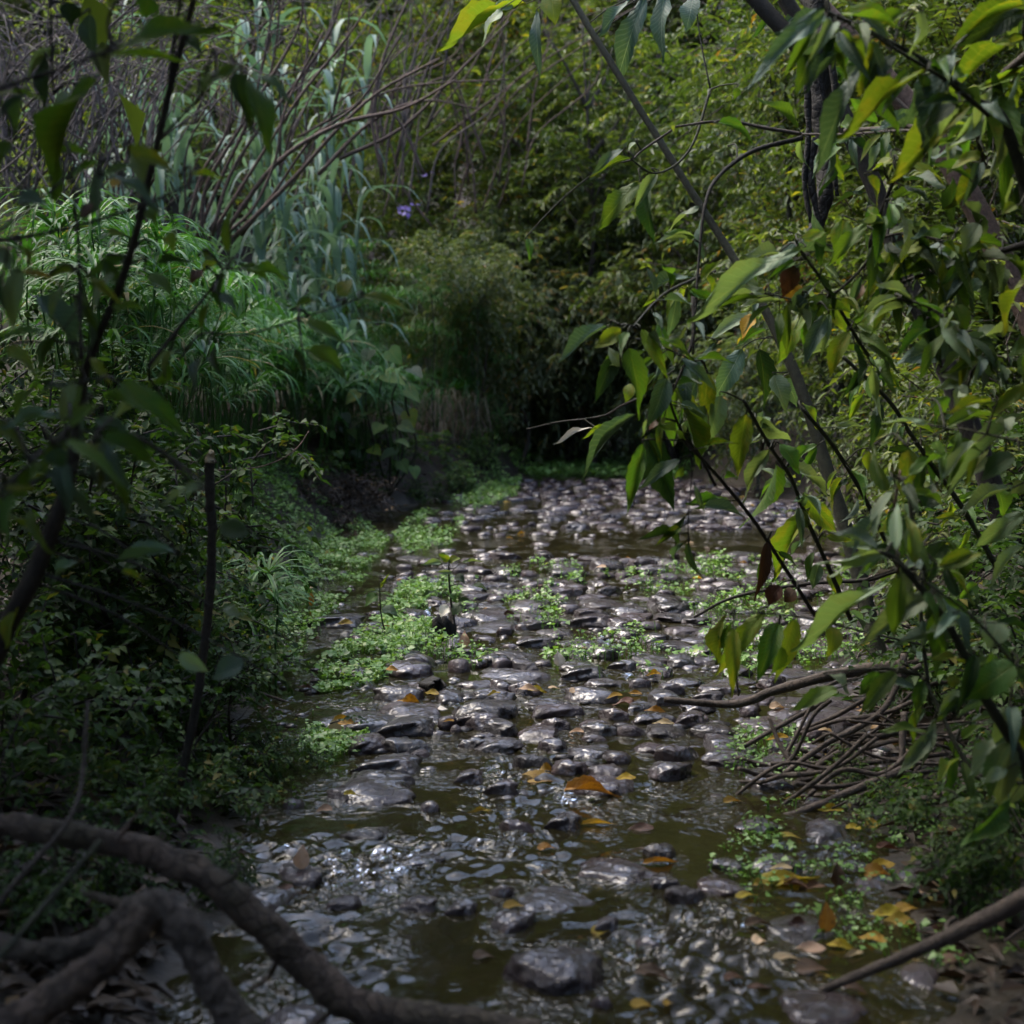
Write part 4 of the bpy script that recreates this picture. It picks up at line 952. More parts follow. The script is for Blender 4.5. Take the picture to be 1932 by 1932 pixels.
hero_leaves('R1', ['R1'], '2', [
    (1560, 0, 1380, 140, 60, 'blue'), (1640, -20, 1470, 380, 110, 'blue'), (1740, -20, 1690, 260, 110, 'blue'), (1900, -20, 1850, 130, 100, 'blue'), (1060, 60, 1030, 340, 55, 'orange'), (1000, 20, 550, 190, 50, 'lime'),
    (870, 50, 740, 190, 95, 'pale'), (1140, -40, 1150, 110, 110, 'lime'), (930, 40, 820, 30, 80, 'pale'), (1600, 980, 1390, 1180, 105, 'green'), (1700, 930, 1590, 1090, 60, 'pale'), (1650, 1000, 1660, 1270, 75, 'dark'),
    (1520, 800, 1350, 890, 50, 'blue'), (1560, 850, 1360, 910, 40, 'lime'), (1930, 1110, 1740, 1200, 55, 'pale'), (1590, 770, 1540, 800, 50, 'pale'), (1010, 1280, 1020, 1390, 40, 'green')], M['bark_green'])
hero_leaves('R1', ['R1'], 'D', [
    (1150, 320, 830, 490, 100, 'blue'), (1250, 340, 1080, 440, 110, 'lime'), (1390, 340, 1560, 640, 85, 'lime'), (1220, 520, 1100, 800, 110, 'dark'), (1300, 470, 1420, 900, 150, 'green'), (1530, 450, 1640, 560, 110, 'lime'),
    (1560, 680, 1440, 1000, 130, 'blue'), (1900, 440, 1680, 820, 120, 'blue'), (1840, 650, 1840, 900, 115, 'lime'), (1620, 760, 1850, 1220, 190, 'lime'), (1560, 860, 1640, 1120, 130, 'green'), (1400, 1130, 1280, 1560, 110, 'green'),
    (1460, 1050, 1590, 1550, 180, 'dark'), (1420, 1080, 1540, 1480, 120, 'lime'), (1350, 930, 930, 1230, 55, 'blue'), (1180, 980, 1000, 1070, 35, 'lime'), (1050, 1020, 820, 1050, 35, 'white'), (1260, 560, 1110, 580, 90, 'green'),
    (1490, 950, 1430, 1010, 110, 'brown'), (1330, 720, 1270, 820, 90, 'lime'), (1240, 600, 1180, 470, 80, 'pale')], M['bark_green'])
hero_leaves('R1', ['R1', 'R5'], '6', [
    (420, 50, 280, 300, 110, 'blue'), (510, 50, 560, 350, 95, 'dark'), (230, 190, 220, 400, 90, 'lime'), (440, 400, 370, 720, 110, 'lime'), (500, 410, 640, 560, 110, 'pale'), (560, 590, 380, 840, 85, 'pale'),
    (600, 670, 540, 1000, 100, 'green'), (680, 680, 890, 800, 90, 'pale'), (740, 830, 940, 1050, 95, 'lime'), (770, 920, 550, 1250, 105, 'lime'), (870, 1055, 1110, 1110, 45, 'lime'), (620, 560, 740, 680, 100, 'green'), (740, 340, 850, 440, 70, 'lime'),
    (640, 210, 730, 360, 90, 'yellow'), (590, 190, 670, 370, 100, 'pale'), (300, 300, 250, 560, 90, 'pale'), (330, 1480, 260, 1720, 85, 'lime'), (540, 1450, 280, 1770, 95, 'lime'), (370, 1550, 360, 1880, 80, 'lime'), (610, 1520, 500, 1800, 110, 'green'),
    (700, 1500, 640, 1820, 110, 'lime'), (900, 1540, 890, 1700, 90, 'lime'), (370, 1510, 320, 1700, 70, 'green'), (620, 1640, 600, 1830, 80, 'green'), (550, 1080, 530, 1380, 70, 'brown'), (620, 1320, 560, 1420, 90, 'brown'), (700, 1340, 640, 1400, 80, 'brown'),
    (830, 1200, 790, 1330, 70, 'orange'), (900, 1240, 930, 1350, 80, 'lime')], M['bark_green'])
hero_leaves('R5', ['R5', 'R4'], '6', [
    (1190, 1130, 870, 1220, 60, 'pale'), (1240, 1290, 720, 1600, 65, 'pale'), (1430, 1370, 1090, 1590, 120, 'pale'), (1250, 1260, 1300, 1480, 110, 'lime'), (1310, 590, 1320, 790, 100, 'lime'), (1930, 410, 1520, 710, 80, 'pale'), (1500, 1080, 1380, 1280, 120, 'dark'),
    (1520, 1080, 1640, 1290, 100, 'green'), (1930, 930, 1660, 1110, 95, 'pale'), (1930, 1110, 1740, 1260, 60, 'pale'), (1460, 1470, 1500, 1770, 120, 'dark'), (1790, 1510, 1740, 1640, 150, 'pale'), (1880, 1740, 1620, 1900, 170, 'green'), (930, 1870, 700, 1940, 85, 'green'),
    (890, 1800, 1000, 1860, 90, 'pale'), (1240, 1790, 1080, 1960, 85, 'green'), (1240, 740, 1090, 760, 40, 'yellow'), (1240, 760, 1310, 870, 45, 'orange'), (1160, 560, 1250, 560, 40, 'yellow'), (1100, 600, 1080, 700, 60, 'lime'), (1240, 1150, 1120, 1110, 80, 'dark'),
    (1320, 950, 1290, 1150, 110, 'dark'), (1600, 230, 1480, 240, 60, 'pale'), (1620, 240, 1560, 340, 70, 'pale'), (1620, 220, 1640, 150, 60, 'pale'), (1610, 230, 1500, 180, 60, 'pale'), (1760, 330, 1540, 360, 40, 'lime'), (1450, 330, 1520, 390, 100, 'green'),
    (1800, 650, 1640, 700, 90, 'green'), (1850, 800, 1600, 870, 70, 'pale'), (1880, 620, 1700, 740, 110, 'dark'), (1930, 760, 1870, 830, 80, 'pale'), (1780, 790, 1850, 930, 80, 'green'), (1400, 900, 1440, 780, 110, 'dark'), (1590, 950, 1480, 940, 40, 'lime'), (1440, 1200, 1300, 1180, 90, 'blue'),
    (1620, 1500, 1440, 1530, 80, 'pale'), (1680, 1310, 1590, 1390, 70, 'green')], M['bark_green'])
hero_leaves('R5', ['R5'], '8', [
    (1850, 390, 1640, 570, 110, 'pale'), (1870, 440, 1800, 770, 130, 'pale'), (1940, 650, 1780, 780, 80, 'pale'), (1600, 150, 1480, 245, 70, 'pale'), (1390, 90, 1340, 240, 75, 'green'), (1850, 420, 1720, 690, 110, 'green'), (1930, 330, 1880, 410, 90, 'lime'), (1940, 1480, 1890, 1700, 140, 'green'),
    (1240, 40, 1080, 240, 90, 'green'), (1150, 40, 1050, 170, 80, 'green'), (1600, 400, 1700, 320, 50, 'green'), (1560, 60, 1540, 120, 70, 'lime'), (1930, 440, 1870, 560, 90, 'lime'), (1840, 560, 1720, 620, 70, 'pale')], M['bark_green'])
def dress(key, n, lmin, lmax, cols, cond):
    """Ordinary leaves along the measured branches, alternating sides, hanging a little."""
    for _ in range(n):
        path, bo = random.choice(BR[key]); q = Vector(path[random.randrange(2, len(path))])
        v = q - Vector((0, 0, CAMH)); X_, Y_ = CXP + FPX * v.x / v.y, 735 - FPX * v.z / v.y
        if not cond(X_, Y_): continue
        d = Vector((random.gauss(0, .6), random.gauss(0, .5), random.gauss(-.4, .55))).normalized(); b = q + d * random.uniform(.015, .06); L = random.uniform(lmin, lmax)
        tw = link('twig', tubes_mesh('twig', [tube(np.array([q, b]), [.002, .0015], 4)], M['bark_green']), bo.parent)
        put_leaf(tw, b, b + d * L, L * random.uniform(.19, .29), random.choice(cols), Vector((random.gauss(0, .4), -.6 + random.gauss(0, .4), .7)))
RC = ['lime', 'green', 'green', 'green', 'blue', 'blue', 'pale', 'pale', 'dark']
dress('R4', 260, .09, .16, RC, lambda x, y: x > 1440 and y < 760)
dress('R5', 130, .09, .15, RC, lambda x, y: x > 1540)
dress('R1', 150, .08, .15, RC, lambda x, y: 1180 < x and 380 < y < 1150)
dress('R2', 110, .09, .16, RC, lambda x, y: y < 1000)
# unseen crowns added to the leaning trees, above the picture, for shade
for t, pos, sc in ((t1, (3.4, 8.0, 6.4), .62), (t2, (3.7, 5.0, 5.0), .85), (t3, (4.8, 7.6, 5.4), .8)):
    link('crown', random.choice(CROWN['tall']), t, Matrix.Translation(pos) @ Matrix.Rotation(random.uniform(0, 6), 4, 'Z') @ Matrix.Diagonal((sc, sc, sc * .55, 1)))

# rotten hanging trunk
t6 = thing('rotten_snag', 'black rotten broken trunk hanging upright among the right hand branches', 'snag', at(1540, 440, 5.6)); TH['DT'] = t6
branch(t6, 'DT', 'P', [(1534, 445), (1552, 380), (1560, 290), (1548, 190), (1556, 90), (1540, 10), (1530, -120)], 26, 50, 5.6, 5.8, M['bark_rot'], 'trunk', 14, .35)
for pts in ([(1530, 60), (1522, 150), (1526, 250), (1518, 340), (1530, 420)], [(1568, 100), (1578, 200), (1572, 300), (1580, 370)], [(1540, 260), (1530, 340), (1545, 430), (1525, 470)], [(1560, 20), (1545, 130), (1566, 230)]):
    branch(t6, 'DT', 'P', pts, 14, 9, 5.5, 5.5, M['bark_rot'], 'bark_strip', 6, .4)

# --- left: dark upright shrub
l1 = thing('dark_stem_shrub', 'shrub with a dark upright stem and big leaves at the left edge', 'shrub', at(-20, 1260, 2.7)); TH['L1'] = l1
branch(l1, 'L1', 'P', [(-20, 1260), (20, 1170), (75, 1060), (130, 900), (158, 720), (176, 660), (240, 500), (290, 300), (325, 150), (365, 0), (400, -160)], [40, 38, 35, 26, 17, 16, 15, 14, 14, 13, 12], 15, 2.7, 2.5, M['bark_dark'], 'trunk', 10)
branch(l1, 'L1', '1', [(800, 960), (890, 560), (930, 260), (970, 0), (990, -90)], 24, 18, 2.55, 2.5, M['bark_dark'])
branch(l1, 'L1', '1', [(-60, 1300), (200, 1260), (500, 1190), (770, 1100), (950, 1020), (1070, 960)], 26, 12, 2.3, 2.6, M['bark_dark'])
branch(l1, 'L1', '1', [(-60, 1270), (120, 1150), (330, 970), (520, 790)], 22, 12, 2.2, 2.5, M['bark_dark'])
branch(l1, 'L1', '1', [(-60, 500), (130, 430), (330, 370), (540, 290), (600, 280)], 26, 14, 2.2, 2.3, M['bark_dark'])
branch(l1, 'L1', '1', [(268, -60), (275, 200), (285, 500)], 14, 14, 2.8, 2.8, M['bark_dark'])
branch(l1, 'L1', '1', [(440, 1930), (430, 1700), (420, 1300), (390, 960)], 26, 12, 2.5, 2.6, M['bark_dark'])
branch(l1, 'L1', '1', [(800, 1960), (960, 1760), (1110, 1580), (1210, 1430), (1280, 1370)], 26, 10, 2.7, 2.9, M['bark_dark'])
branch(l1, 'L1', '1', [(960, 1930), (1090, 1790), (1300, 1800), (1550, 1730), (1930, 1600), (2010, 1560)], 14, 8, 2.8, 3.0, M['bark_green'])
branch(l1, 'L1', '1', [(870, 740), (960, 640), (1090, 500), (1160, 390), (1300, 370)], 20, 12, 2.5, 2.5, M['bark_green'])
branch(l1, 'L1', '4', [(-40, 860), (120, 700), (270, 560), (420, 390), (550, 200)], 22, 14, 2.1, 2.3, M['bark_green'])
branch(l1, 'L1', '1', [(820, 880), (700, 830), (600, 850), (530, 870)], 10, 8, 2.4, 2.3, M['bark_green'])
branch(l1, 'L1', '4', [(280, 560), (420, 500), (560, 480), (700, 500)], 12, 8, 2.15, 2.2, M['bark_green'])
branch(l1, 'L1', '4', [(-40, 880), (120, 800), (330, 700), (480, 730)], 40, 18, 2.3, 2.4, M['bark_dark'])
hero_leaves('L1', ['L1'], '1', [
    (640, 255, 1070, 60, 110, 'green'), (590, 300, 1020, 265, 42, 'lime'), (1330, 420, 1480, 740, 115, 'green'), (1260, 390, 1370, 690, 115, 'dark'), (1120, 340, 1080, 480, 85, 'dark'), (360, 10, 390, 130, 105, 'dark'), (480, 80, 490, 280, 95, 'blue'),
    (510, 420, 130, 870, 110, 'green'), (330, 280, 100, 350, 50, 'pale'), (430, 500, 270, 560, 110, 'pale'), (690, 790, 940, 910, 80, 'lime'), (110, 530, 60, 690, 80, 'green'), (-20, 510, 190, 455, 42, 'lime'), (540, 900, 490, 1150, 80, 'blue'), (800, 1470, 960, 1600, 105, 'orange'),
    (200, 1590, 440, 1890, 140, 'blue'), (100, 1440, 60, 1750, 100, 'pale'), (120, 1450, 310, 1500, 42, 'yellow'), (560, 930, 860, 1040, 85, 'blue'), (390, 960, 510, 850, 70, 'green'), (930, 1240, 920, 1340, 70, 'lime'), (1180, 1580, 1290, 1660, 70, 'blue'), (1250, 380, 1000, 460, 40, 'pale'),
    (0, 620, 110, 480, 60, 'dark'), (60, 760, -30, 880, 90, 'green'), (280, 820, 500, 800, 60, 'green'), (560, 930, 720, 860, 60, 'green'), (990, 220, 1080, 270, 80, 'dark'), (240, 310, 210, 520, 80, 'dark'), (780, 1380, 450, 1400, 50, 'green'), (640, 990, 590, 960, 60, 'yellow'), (270, 1480, 440, 1440, 60, 'lime'),
    (-30, 1330, 60, 1430, 90, 'pale'), (780, 1130, 850, 1200, 90, 'green'), (1090, 1370, 1150, 1360, 80, 'lime'), (430, 1170, 520, 1060, 70, 'brown'), (1000, 940, 1180, 930, 40, 'lime'), (1080, 500, 1130, 380, 90, 'green'), (1170, 400, 1290, 350, 60, 'green'), (1340, 390, 1560, 470, 50, 'blue'), (560, 1400, 660, 1540, 70, 'green'),
    (1590, 1650, 1690, 1600, 50, 'green'), (1640, 1730, 1850, 1800, 90, 'green'), (1820, 1590, 1880, 1490, 80, 'lime'), (1950, 1590, 2200, 1620, 65, 'lime'), (800, -20, 770, 90, 110, 'green'), (640, -30, 560, 20, 60, 'lime'), (1090, 1450, 1010, 1500, 70, 'brown'), (100, 1060, 250, 1090, 110, 'blue'), (520, 1020, 470, 1180, 70, 'blue')], M['bark_dark'])
hero_leaves('L1', ['L1'], '4', [
    (640, 230, 1050, 560, 125, 'green'), (440, 250, 330, 430, 130, 'green'), (180, 670, 630, 1000, 60, 'blue'), (540, 540, 900, 640, 105, 'green'), (510, 430, 740, 560, 110, 'dark'), (-20, 440, 140, 570, 90, 'lime'), (40, 40, 190, 150, 80, 'lime'), (-20, 910, 290, 1060, 50, 'lime'), (20, 790, 250, 810, 42, 'lime'),
    (1050, 800, 860, 850, 28, 'yellow'), (1100, 790, 920, 800, 70, 'pale'), (1650, 60, 1860, 170, 110, 'green'), (330, 420, 30, 420, 60, 'blue'), (190, 250, 40, 390, 80, 'green'), (360, 540, 660, 720, 80, 'green'), (300, 580, 330, 680, 130, 'dark'), (1180, 1000, 1340, 1020, 110, 'dark'), (700, 1110, 930, 1100, 60, 'blue'), (920, 1140, 610, 1160, 50, 'blue'),
    (420, 1200, 260, 1270, 70, 'blue'), (960, 1690, 1110, 1770, 80, 'pale'), (1310, 1740, 1130, 1790, 140, 'blue'), (1200, 1450, 1300, 1470, 60, 'pale'), (650, 1240, 770, 1290, 40, 'lime'), (490, 720, 430, 700, 60, 'dark'), (860, 330, 560, 350, 110, 'pale')], M['bark_dark'])
dress('L1', 110, .06, .10, ['green', 'green', 'dark', 'blue', 'lime', 'pale'], lambda x, y: x < 560 and 420 < y < 1150)
for pos, sc in (((-3.4, 4.4, 4.2), .8), ((-2.6, 2.6, 3.7), .7)):  # unseen overhead crowns added to the shrub to shade the left foreground
    link('crown', random.choice(CROWN['tall']), l1, Matrix.Translation(pos) @ Matrix.Rotation(random.uniform(0, 6), 4, 'Z') @ Matrix.Diagonal((sc, sc, sc * .55, 1)))
for t, pos, sc in ((l1, (-2.6, 2.4, 3.3), .9), (t4, (2.9, 2.4, 3.4), .8), (t4, (1.5, .9, 3.6), .7), (l1, (.1, -1.6, 3.6), .9), (t4, (1.6, -2.4, 3.4), 1.1), (t2, (3.4, 4.6, 3.9), .9), (l1, (-4.0, 4.8, 3.8), .8)):  # canopy added out of view to darken the foreground, only parented to these plants
    link('crown', random.choice(CROWN['roof']), t, Matrix.Translation(pos) @ Matrix.Rotation(random.uniform(0, 6), 4, 'Z') @ Matrix.Diagonal((sc, sc, sc, 1)))
# reddish runner and broken stake
s1 = thing('bare_runner', 'thin reddish bare runner curving up above the left bank', 'twig', at(200, 880, 6.0))
branch(s1, 'RR', '4', [(620, 672), (820, 692), (1000, 700), (1200, 700), (1380, 685), (1510, 640), (1600, 575), (1660, 490)], 9, 7, 6.0, 6.2, M['bark_red'], 'stem', 6)
branch(s1, 'RR', '4', [(860, 668), (960, 652), (1060, 655)], 5, 4, 6.0, 6.0, M['bark_red'], 'stem', 5)
s2 = thing('broken_stake', 'upright broken dark stick with a pale cut top on the left', 'stick', gnd(308, 1600))
so = branch(s2, 'ST', 'P', [(308, 1612), (335, 1500), (372, 1320), (393, 1150), (400, 1010), (396, 940), (396, 868)], 16, 19, 3.62, 3.6, M['bark_dark'], 'shaft', 10, .2)
branch(s2, 'ST', 'P', [(396, 872), (397, 858), (402, 852)], 19, 10, 3.6, 3.6, M['wood_cut'], 'cut_end', 8, .3)

# dark undergrowth on the near left bank
for i, (x, y, d, s) in enumerate([(250, 1560, 3.5, .42), (420, 1530, 3.9, .36), (420, 1660, 3.25, .26), (120, 1640, 2.9, .35), (500, 1440, 4.4, .3)]):
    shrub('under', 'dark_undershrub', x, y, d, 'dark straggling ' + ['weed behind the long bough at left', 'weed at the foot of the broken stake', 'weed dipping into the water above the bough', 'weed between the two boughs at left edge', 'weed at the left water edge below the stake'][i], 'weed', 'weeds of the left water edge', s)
UL = ['shrub behind the broken stake top', 'shrub at left edge beside the dark trunk', 'low shrub left of the broken stake', 'low shrub at the left edge at mid height', 'low shrub between the stake and the stream', 'lowest shrub above the fallen bough', 'low shrub at the left edge above the fallen bough', 'shrub under the big drooping leaf at left', 'shrub right behind the stake foot',
      'shrub hugging the bank under the reddish runner', 'shrub above the reddish runner', 'shrub at the left edge below the sedge bed', 'shrub below the star of sedge blades', 'shrub at left between two dark branches']
for i, (x, y, d, s) in enumerate([(330, 960, 6.0, 1.0), (60, 900, 5.2, 1.0), (250, 1150, 4.8, .9), (60, 1200, 4.3, .9), (340, 1190, 5.0, .5), (300, 1420, 4.0, .6), (70, 1420, 3.6, .7), (120, 790, 6.5, .8), (420, 1320, 4.4, .5), (350, 980, 6.6, .5), (230, 860, 6.9, .6), (90, 640, 8.0, 1.2), (360, 1060, 6.0, .5), (200, 1000, 4.6, .8)]):
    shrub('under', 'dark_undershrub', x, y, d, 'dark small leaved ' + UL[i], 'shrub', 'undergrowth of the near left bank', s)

for i, (x, y, d, s) in enumerate([(1900, 1330, 4.4, .7), (1800, 1230, 5.4, .7), (1930, 1120, 5.2, .9), (1880, 1500, 3.7, .45), (1760, 1330, 4.9, .5), (1960, 1620, 3.1, .45), (1900, 960, 6.5, 1.0), (1700, 1560, 3.8, .28), (1810, 1640, 3.35, .28), (1600, 1490, 4.15, .24)]):
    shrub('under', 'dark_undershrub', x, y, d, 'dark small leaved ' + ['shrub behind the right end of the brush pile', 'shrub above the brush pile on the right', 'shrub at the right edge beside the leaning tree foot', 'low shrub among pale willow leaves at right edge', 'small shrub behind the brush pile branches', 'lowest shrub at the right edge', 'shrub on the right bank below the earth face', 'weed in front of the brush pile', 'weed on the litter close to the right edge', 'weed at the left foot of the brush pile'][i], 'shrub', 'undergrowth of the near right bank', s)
# --- fallen boughs bottom left
f1 = thing('fallen_bough', 'long smooth brown bough curving down into the water at lower left', 'bough', at(640, 1900, 2.45))
branch(f1, 'F1', '7', [(-120, 850), (200, 885), (500, 935), (800, 1010), (1100, 1140), (1350, 1340), (1550, 1530), (1720, 1690), (1900, 1830), (2150, 1890), (2500, 1930), (2900, 2000)], [120, 135, 140, 150, 165, 180, 190, 195, 190, 185, 180, 170], 185, 2.5, 2.35, M['bark_log'], 'trunk', 20, .22, 9)
for pts, w0 in (([(620, 960), (700, 850), (760, 780)], 34), ([(1180, 1200), (1260, 1130), (1290, 1050)], 30), ([(1500, 1560), (1440, 1680), (1330, 1760)], 40), ([(1800, 1760), (1760, 1880), (1650, 1960)], 44), ([(250, 900), (300, 1000), (290, 1120)], 30)):
    branch(f1, 'F1', '7', pts, w0, 12, 2.42, 2.45, M['bark_log'], 'side_root', 8, .25)
f2 = thing('fallen_bough', 'grey forked bough with a knuckle joint at the bottom left corner', 'bough', at(330, 1932, 2.15))
branch(f2, 'F2', '7', [(-120, 1470), (150, 1540), (400, 1520), (560, 1450), (700, 1330), (830, 1300), (980, 1420), (1080, 1610), (1180, 1790), (1300, 1960), (1420, 2120)], [110, 120, 120, 125, 150, 210, 190, 170, 175, 185, 190], 190, 2.2, 2.1, M['bark_grey'], 'trunk', 20, .25, 9)
branch(f2, 'F2', '7', [(800, 1330), (650, 1500), (450, 1680), (200, 1850), (-60, 1990)], 170, 210, 2.12, 2.0, M['bark_log'], 'limb', 18, .22, 8)
branch(f2, 'F2', '7', [(720, 1320), (600, 1270), (450, 1230)], 60, 30, 2.15, 2.2, M['bark_log'], 'stub', 8, .2)
f3 = thing('bare_sapling', 'thin bare stem rising across the bough at lower left', 'sapling', at(0, 1710, 2.3))
branch(f3, 'F3', '7', [(-40, 1320), (180, 1060), (340, 880), (420, 720), (450, 520), (470, 200)], 36, 26, 2.25, 2.6, M['bark_grey'], 'stem', 8)
f4 = thing('leaning_stick', 'thin mossy stick leaning on the boughs at the bottom left', 'stick', at(0, 1820, 2.1))
branch(f4, 'F4', '7', [(-60, 1640), (150, 1400), (320, 1200), (540, 950)], 44, 30, 2.05, 2.3, M['bark_green'], 'stem', 8)
f5 = thing('fallen_bough', 'straight dark bough reaching in from the lower right edge', 'bough', at(2000, 1680, 2.55))
branch(f5, 'F5', '8', [(2150, 1130), (1930, 1260), (1700, 1380), (1500, 1475), (1200, 1605), (900, 1730), (760, 1790)], 130, 30, 2.55, 2.75, M['bark_brown'], 'trunk', 12, .12)
BP = [([(0, 190), (380, 215), (600, 140), (900, 60), (1350, -10), (1750, -70)], 34, 80, 4.9, 4.9, 'thick branch lying across the top of the brush pile'), ([(180, 610), (450, 430), (880, 190)], 24, 28, 4.4, 4.7, 'straight thin branch slanting at the left end of the brush pile'),
      ([(400, 560), (560, 600), (850, 580), (1100, 530), (1520, 480)], 26, 30, 4.1, 4.3, 'hooked level branch in the middle of the brush pile'), ([(100, 830), (250, 780), (500, 740), (870, 710)], 62, 40, 4.0, 4.1, 'thick broken branch touching the water below the brush pile'),
      ([(380, 800), (620, 700), (760, 600), (900, 500), (1150, 390), (1450, 340)], 40, 34, 4.05, 4.5, 'wavy branch rising through the brush pile'), ([(280, 1010), (430, 900), (620, 830), (850, 750), (1080, 650), (1250, 580), (1300, 520)], 40, 46, 3.8, 4.1, 'lowest crooked branch of the brush pile'),
      ([(1040, 720), (1130, 770), (1400, 730), (1750, 670), (1950, 660)], 46, 70, 3.95, 3.9, 'thick dark branch at the right foot of the brush pile'), ([(640, 590), (850, 440), (1150, 270), (1270, 60), (1290, -60)], 30, 40, 4.2, 4.5, 'branch bending upward out of the brush pile'),
      ([(890, 370), (1070, 470), (1250, 520), (1530, 540)], 18, 20, 4.1, 4.1, 'thin drooping twig in the brush pile'), ([(560, 280), (620, 430), (690, 545)], 20, 28, 4.4, 4.3, 'short dark twig standing in the brush pile'),
      ([(400, -40), (390, 80), (400, 170)], 12, 12, 4.8, 4.8, 'tiny upright twig at the left tip of the brush pile'), ([(700, 640), (900, 660), (1150, 620), (1500, 560)], 26, 30, 4.0, 4.1, 'straight branch low in the brush pile'),
      ([(1290, 260), (1280, 420), (1275, 560)], 40, 34, 4.3, 4.2, 'short upright stub in the brush pile'), ([(980, 300), (1300, 330), (1700, 300)], 14, 16, 4.3, 4.3, 'thin level twig high in the brush pile'), ([(1150, 270), (1350, 370), (1600, 390)], 12, 12, 4.1, 4.1, 'thin pale twig near the right end of the brush pile')]
for q in range(22):
    x0 = random.uniform(300, 1300); y0 = random.uniform(300, 900); L = random.uniform(300, 800); a = random.gauss(-.28, .4); dq = 4.9 - (y0 / 1000) * 1.1; b = random.gauss(0, 75)
    BP.append(([(x0, y0), (x0 + L * .35, y0 + L * .35 * a + b), (x0 + L * .7, y0 + L * .7 * a - b * .5), (x0 + L, y0 + L * a * 1.1)], random.uniform(12, 26), random.uniform(18, 36), dq, dq + random.uniform(-.2, .2), f'thin dead branch tangled in the brush pile, {ORD[q]} of the thin ones'))
for pts, w0, w1, d0, d1, lab in BP:
    X_, Y_ = px('8', *pts[0]); t = thing('brush_branch', lab, 'branch', at(X_, Y_, d0), 'branches of the brush pile')
    branch(t, 'BP', '8', pts, w0, w1, d0, d1, M['bark_brown'], 'stem', 9, .18)
t = thing('brush_branch', 'slender bare branch hanging low over the cobble bar', 'branch', at(1340, 1165, 5.8))
branch(t, 'BP2', '6', [(160, 1490), (380, 1380), (760, 1310), (1080, 1290), (1250, 1240), (1500, 1200)], 14, 30, 5.6, 5.4, M['bark_dark'], 'stem', 8)
t = thing('fallen_bough', 'short reddish stub of wood on the right shore', 'bough', at(1740, 1000, 8.2))
branch(t, 'BP3', '6', [(1420, 1020), (1560, 980), (1740, 960), (1900, 960)], 60, 50, 8.0, 8.2, M['bark_red'], 'trunk', 10, .2)

# ------------------------------------------------------------------ bare brown bush and dead tangle, upper left
def stem_thing(name, label, cat, lst, mat, group=None, depth=15.0, w0=14, w1=5, part='stem'):
    X_, Y_ = lst[0][0]; t = thing(name, label, cat, at(X_, Y_, depth), group)
    for pts in lst:
        branch(t, name, 'P', pts, w0 * random.uniform(.7, 1.2), w1, depth + random.uniform(-.3, .3), depth + random.uniform(-.6, .6), mat, part, 6, .1, 5)
    return t
stem_thing('bare_bush', 'bush of bare brown stems arching to the right above the sedge bed', 'bush', [
    [(395, 450), (470, 330), (560, 190), (640, 90), (690, 20)], [(420, 445), (520, 310), (640, 235), (760, 205), (860, 150)], [(440, 450), (560, 330), (640, 240), (720, 170), (830, 110)], [(455, 445), (520, 360), (590, 260), (680, 190), (760, 60)],
    [(370, 450), (420, 330), (470, 220), (500, 100), (520, -20)], [(350, 445), (380, 330), (430, 240), (440, 120)], [(400, 440), (450, 300), (600, 100), (650, -10)], [(380, 450), (390, 350), (460, 230), (560, 60), (570, -20)], [(430, 440), (480, 390), (520, 300), (540, 200), (610, 60)]], M['bark_red'], None, 13.6, 9, 4)
stem_thing('bare_bush', 'thin bare stems reaching across the top left of the far slope', 'bush', [
    [(600, 330), (700, 230), (800, 190), (900, 205)], [(560, 260), (690, 190), (790, 160), (960, 150)], [(620, 240), (650, 120), (660, 0)], [(700, 240), (720, 120), (760, 20), (780, -20)], [(640, 300), (760, 240), (880, 120), (960, 40)], [(560, 200), (580, 90), (570, -20)], [(500, 190), (520, 90), (530, -20)],
    [(720, 330), (700, 210), (720, 120)], [(800, 330), (760, 240), (720, 190)]], M['bark_red'], None, 14.6, 7, 3)
for i, (xa, xb, dd_, lab) in enumerate([(250, 560, 15.2, 'spray of fine brown twigs behind the dark upright stem'), (520, 820, 17.0, 'spray of fine brown twigs at the top left of the far slope'), (700, 1000, 19.0, 'spray of fine brown twigs near the top middle'), (60, 380, 14.2, 'spray of fine brown twigs beside the dead brambles')]):
    lst = []
    for k in range(26):
        x0 = random.uniform(xa, xb); y0 = random.uniform(230, 440); a = random.gauss(60, 90)
        lst.append([(x0, y0), (x0 + a * .3 + random.gauss(0, 15), y0 - random.uniform(80, 150)), (x0 + a * .9 + random.gauss(0, 25), y0 - random.uniform(170, 260)), (x0 + a * 1.6 + random.gauss(0, 50), y0 - random.uniform(230, 460))])
    stem_thing('twiggy_bush', lab, 'bush', lst, M['bark_cane'] if i % 2 else M['bark_red'], None, dd_, 5, 2, 'twig')
for i in range(6):
    lst = []
    for k in range(22):
        x0 = random.uniform(-60, 250) + i * 8; y0 = random.uniform(200, 420); a = random.gauss(0, 130)
        lst.append([(x0, y0), (x0 + a * .5 + random.gauss(0, 20), y0 - random.uniform(80, 160)), (x0 + a * 1.2, y0 - random.uniform(180, 280)), (x0 + a * 2 + random.gauss(0, 90), y0 - random.uniform(80, 330))])
    stem_thing('dead_bramble', f'tangle of dead grey brown canes at the upper left corner, {ORD[i]} from the front', 'bramble', lst, M['bark_cane'], 'dead brambles of the upper left corner', 11.5 + i * .5, 4, 2, 'cane')

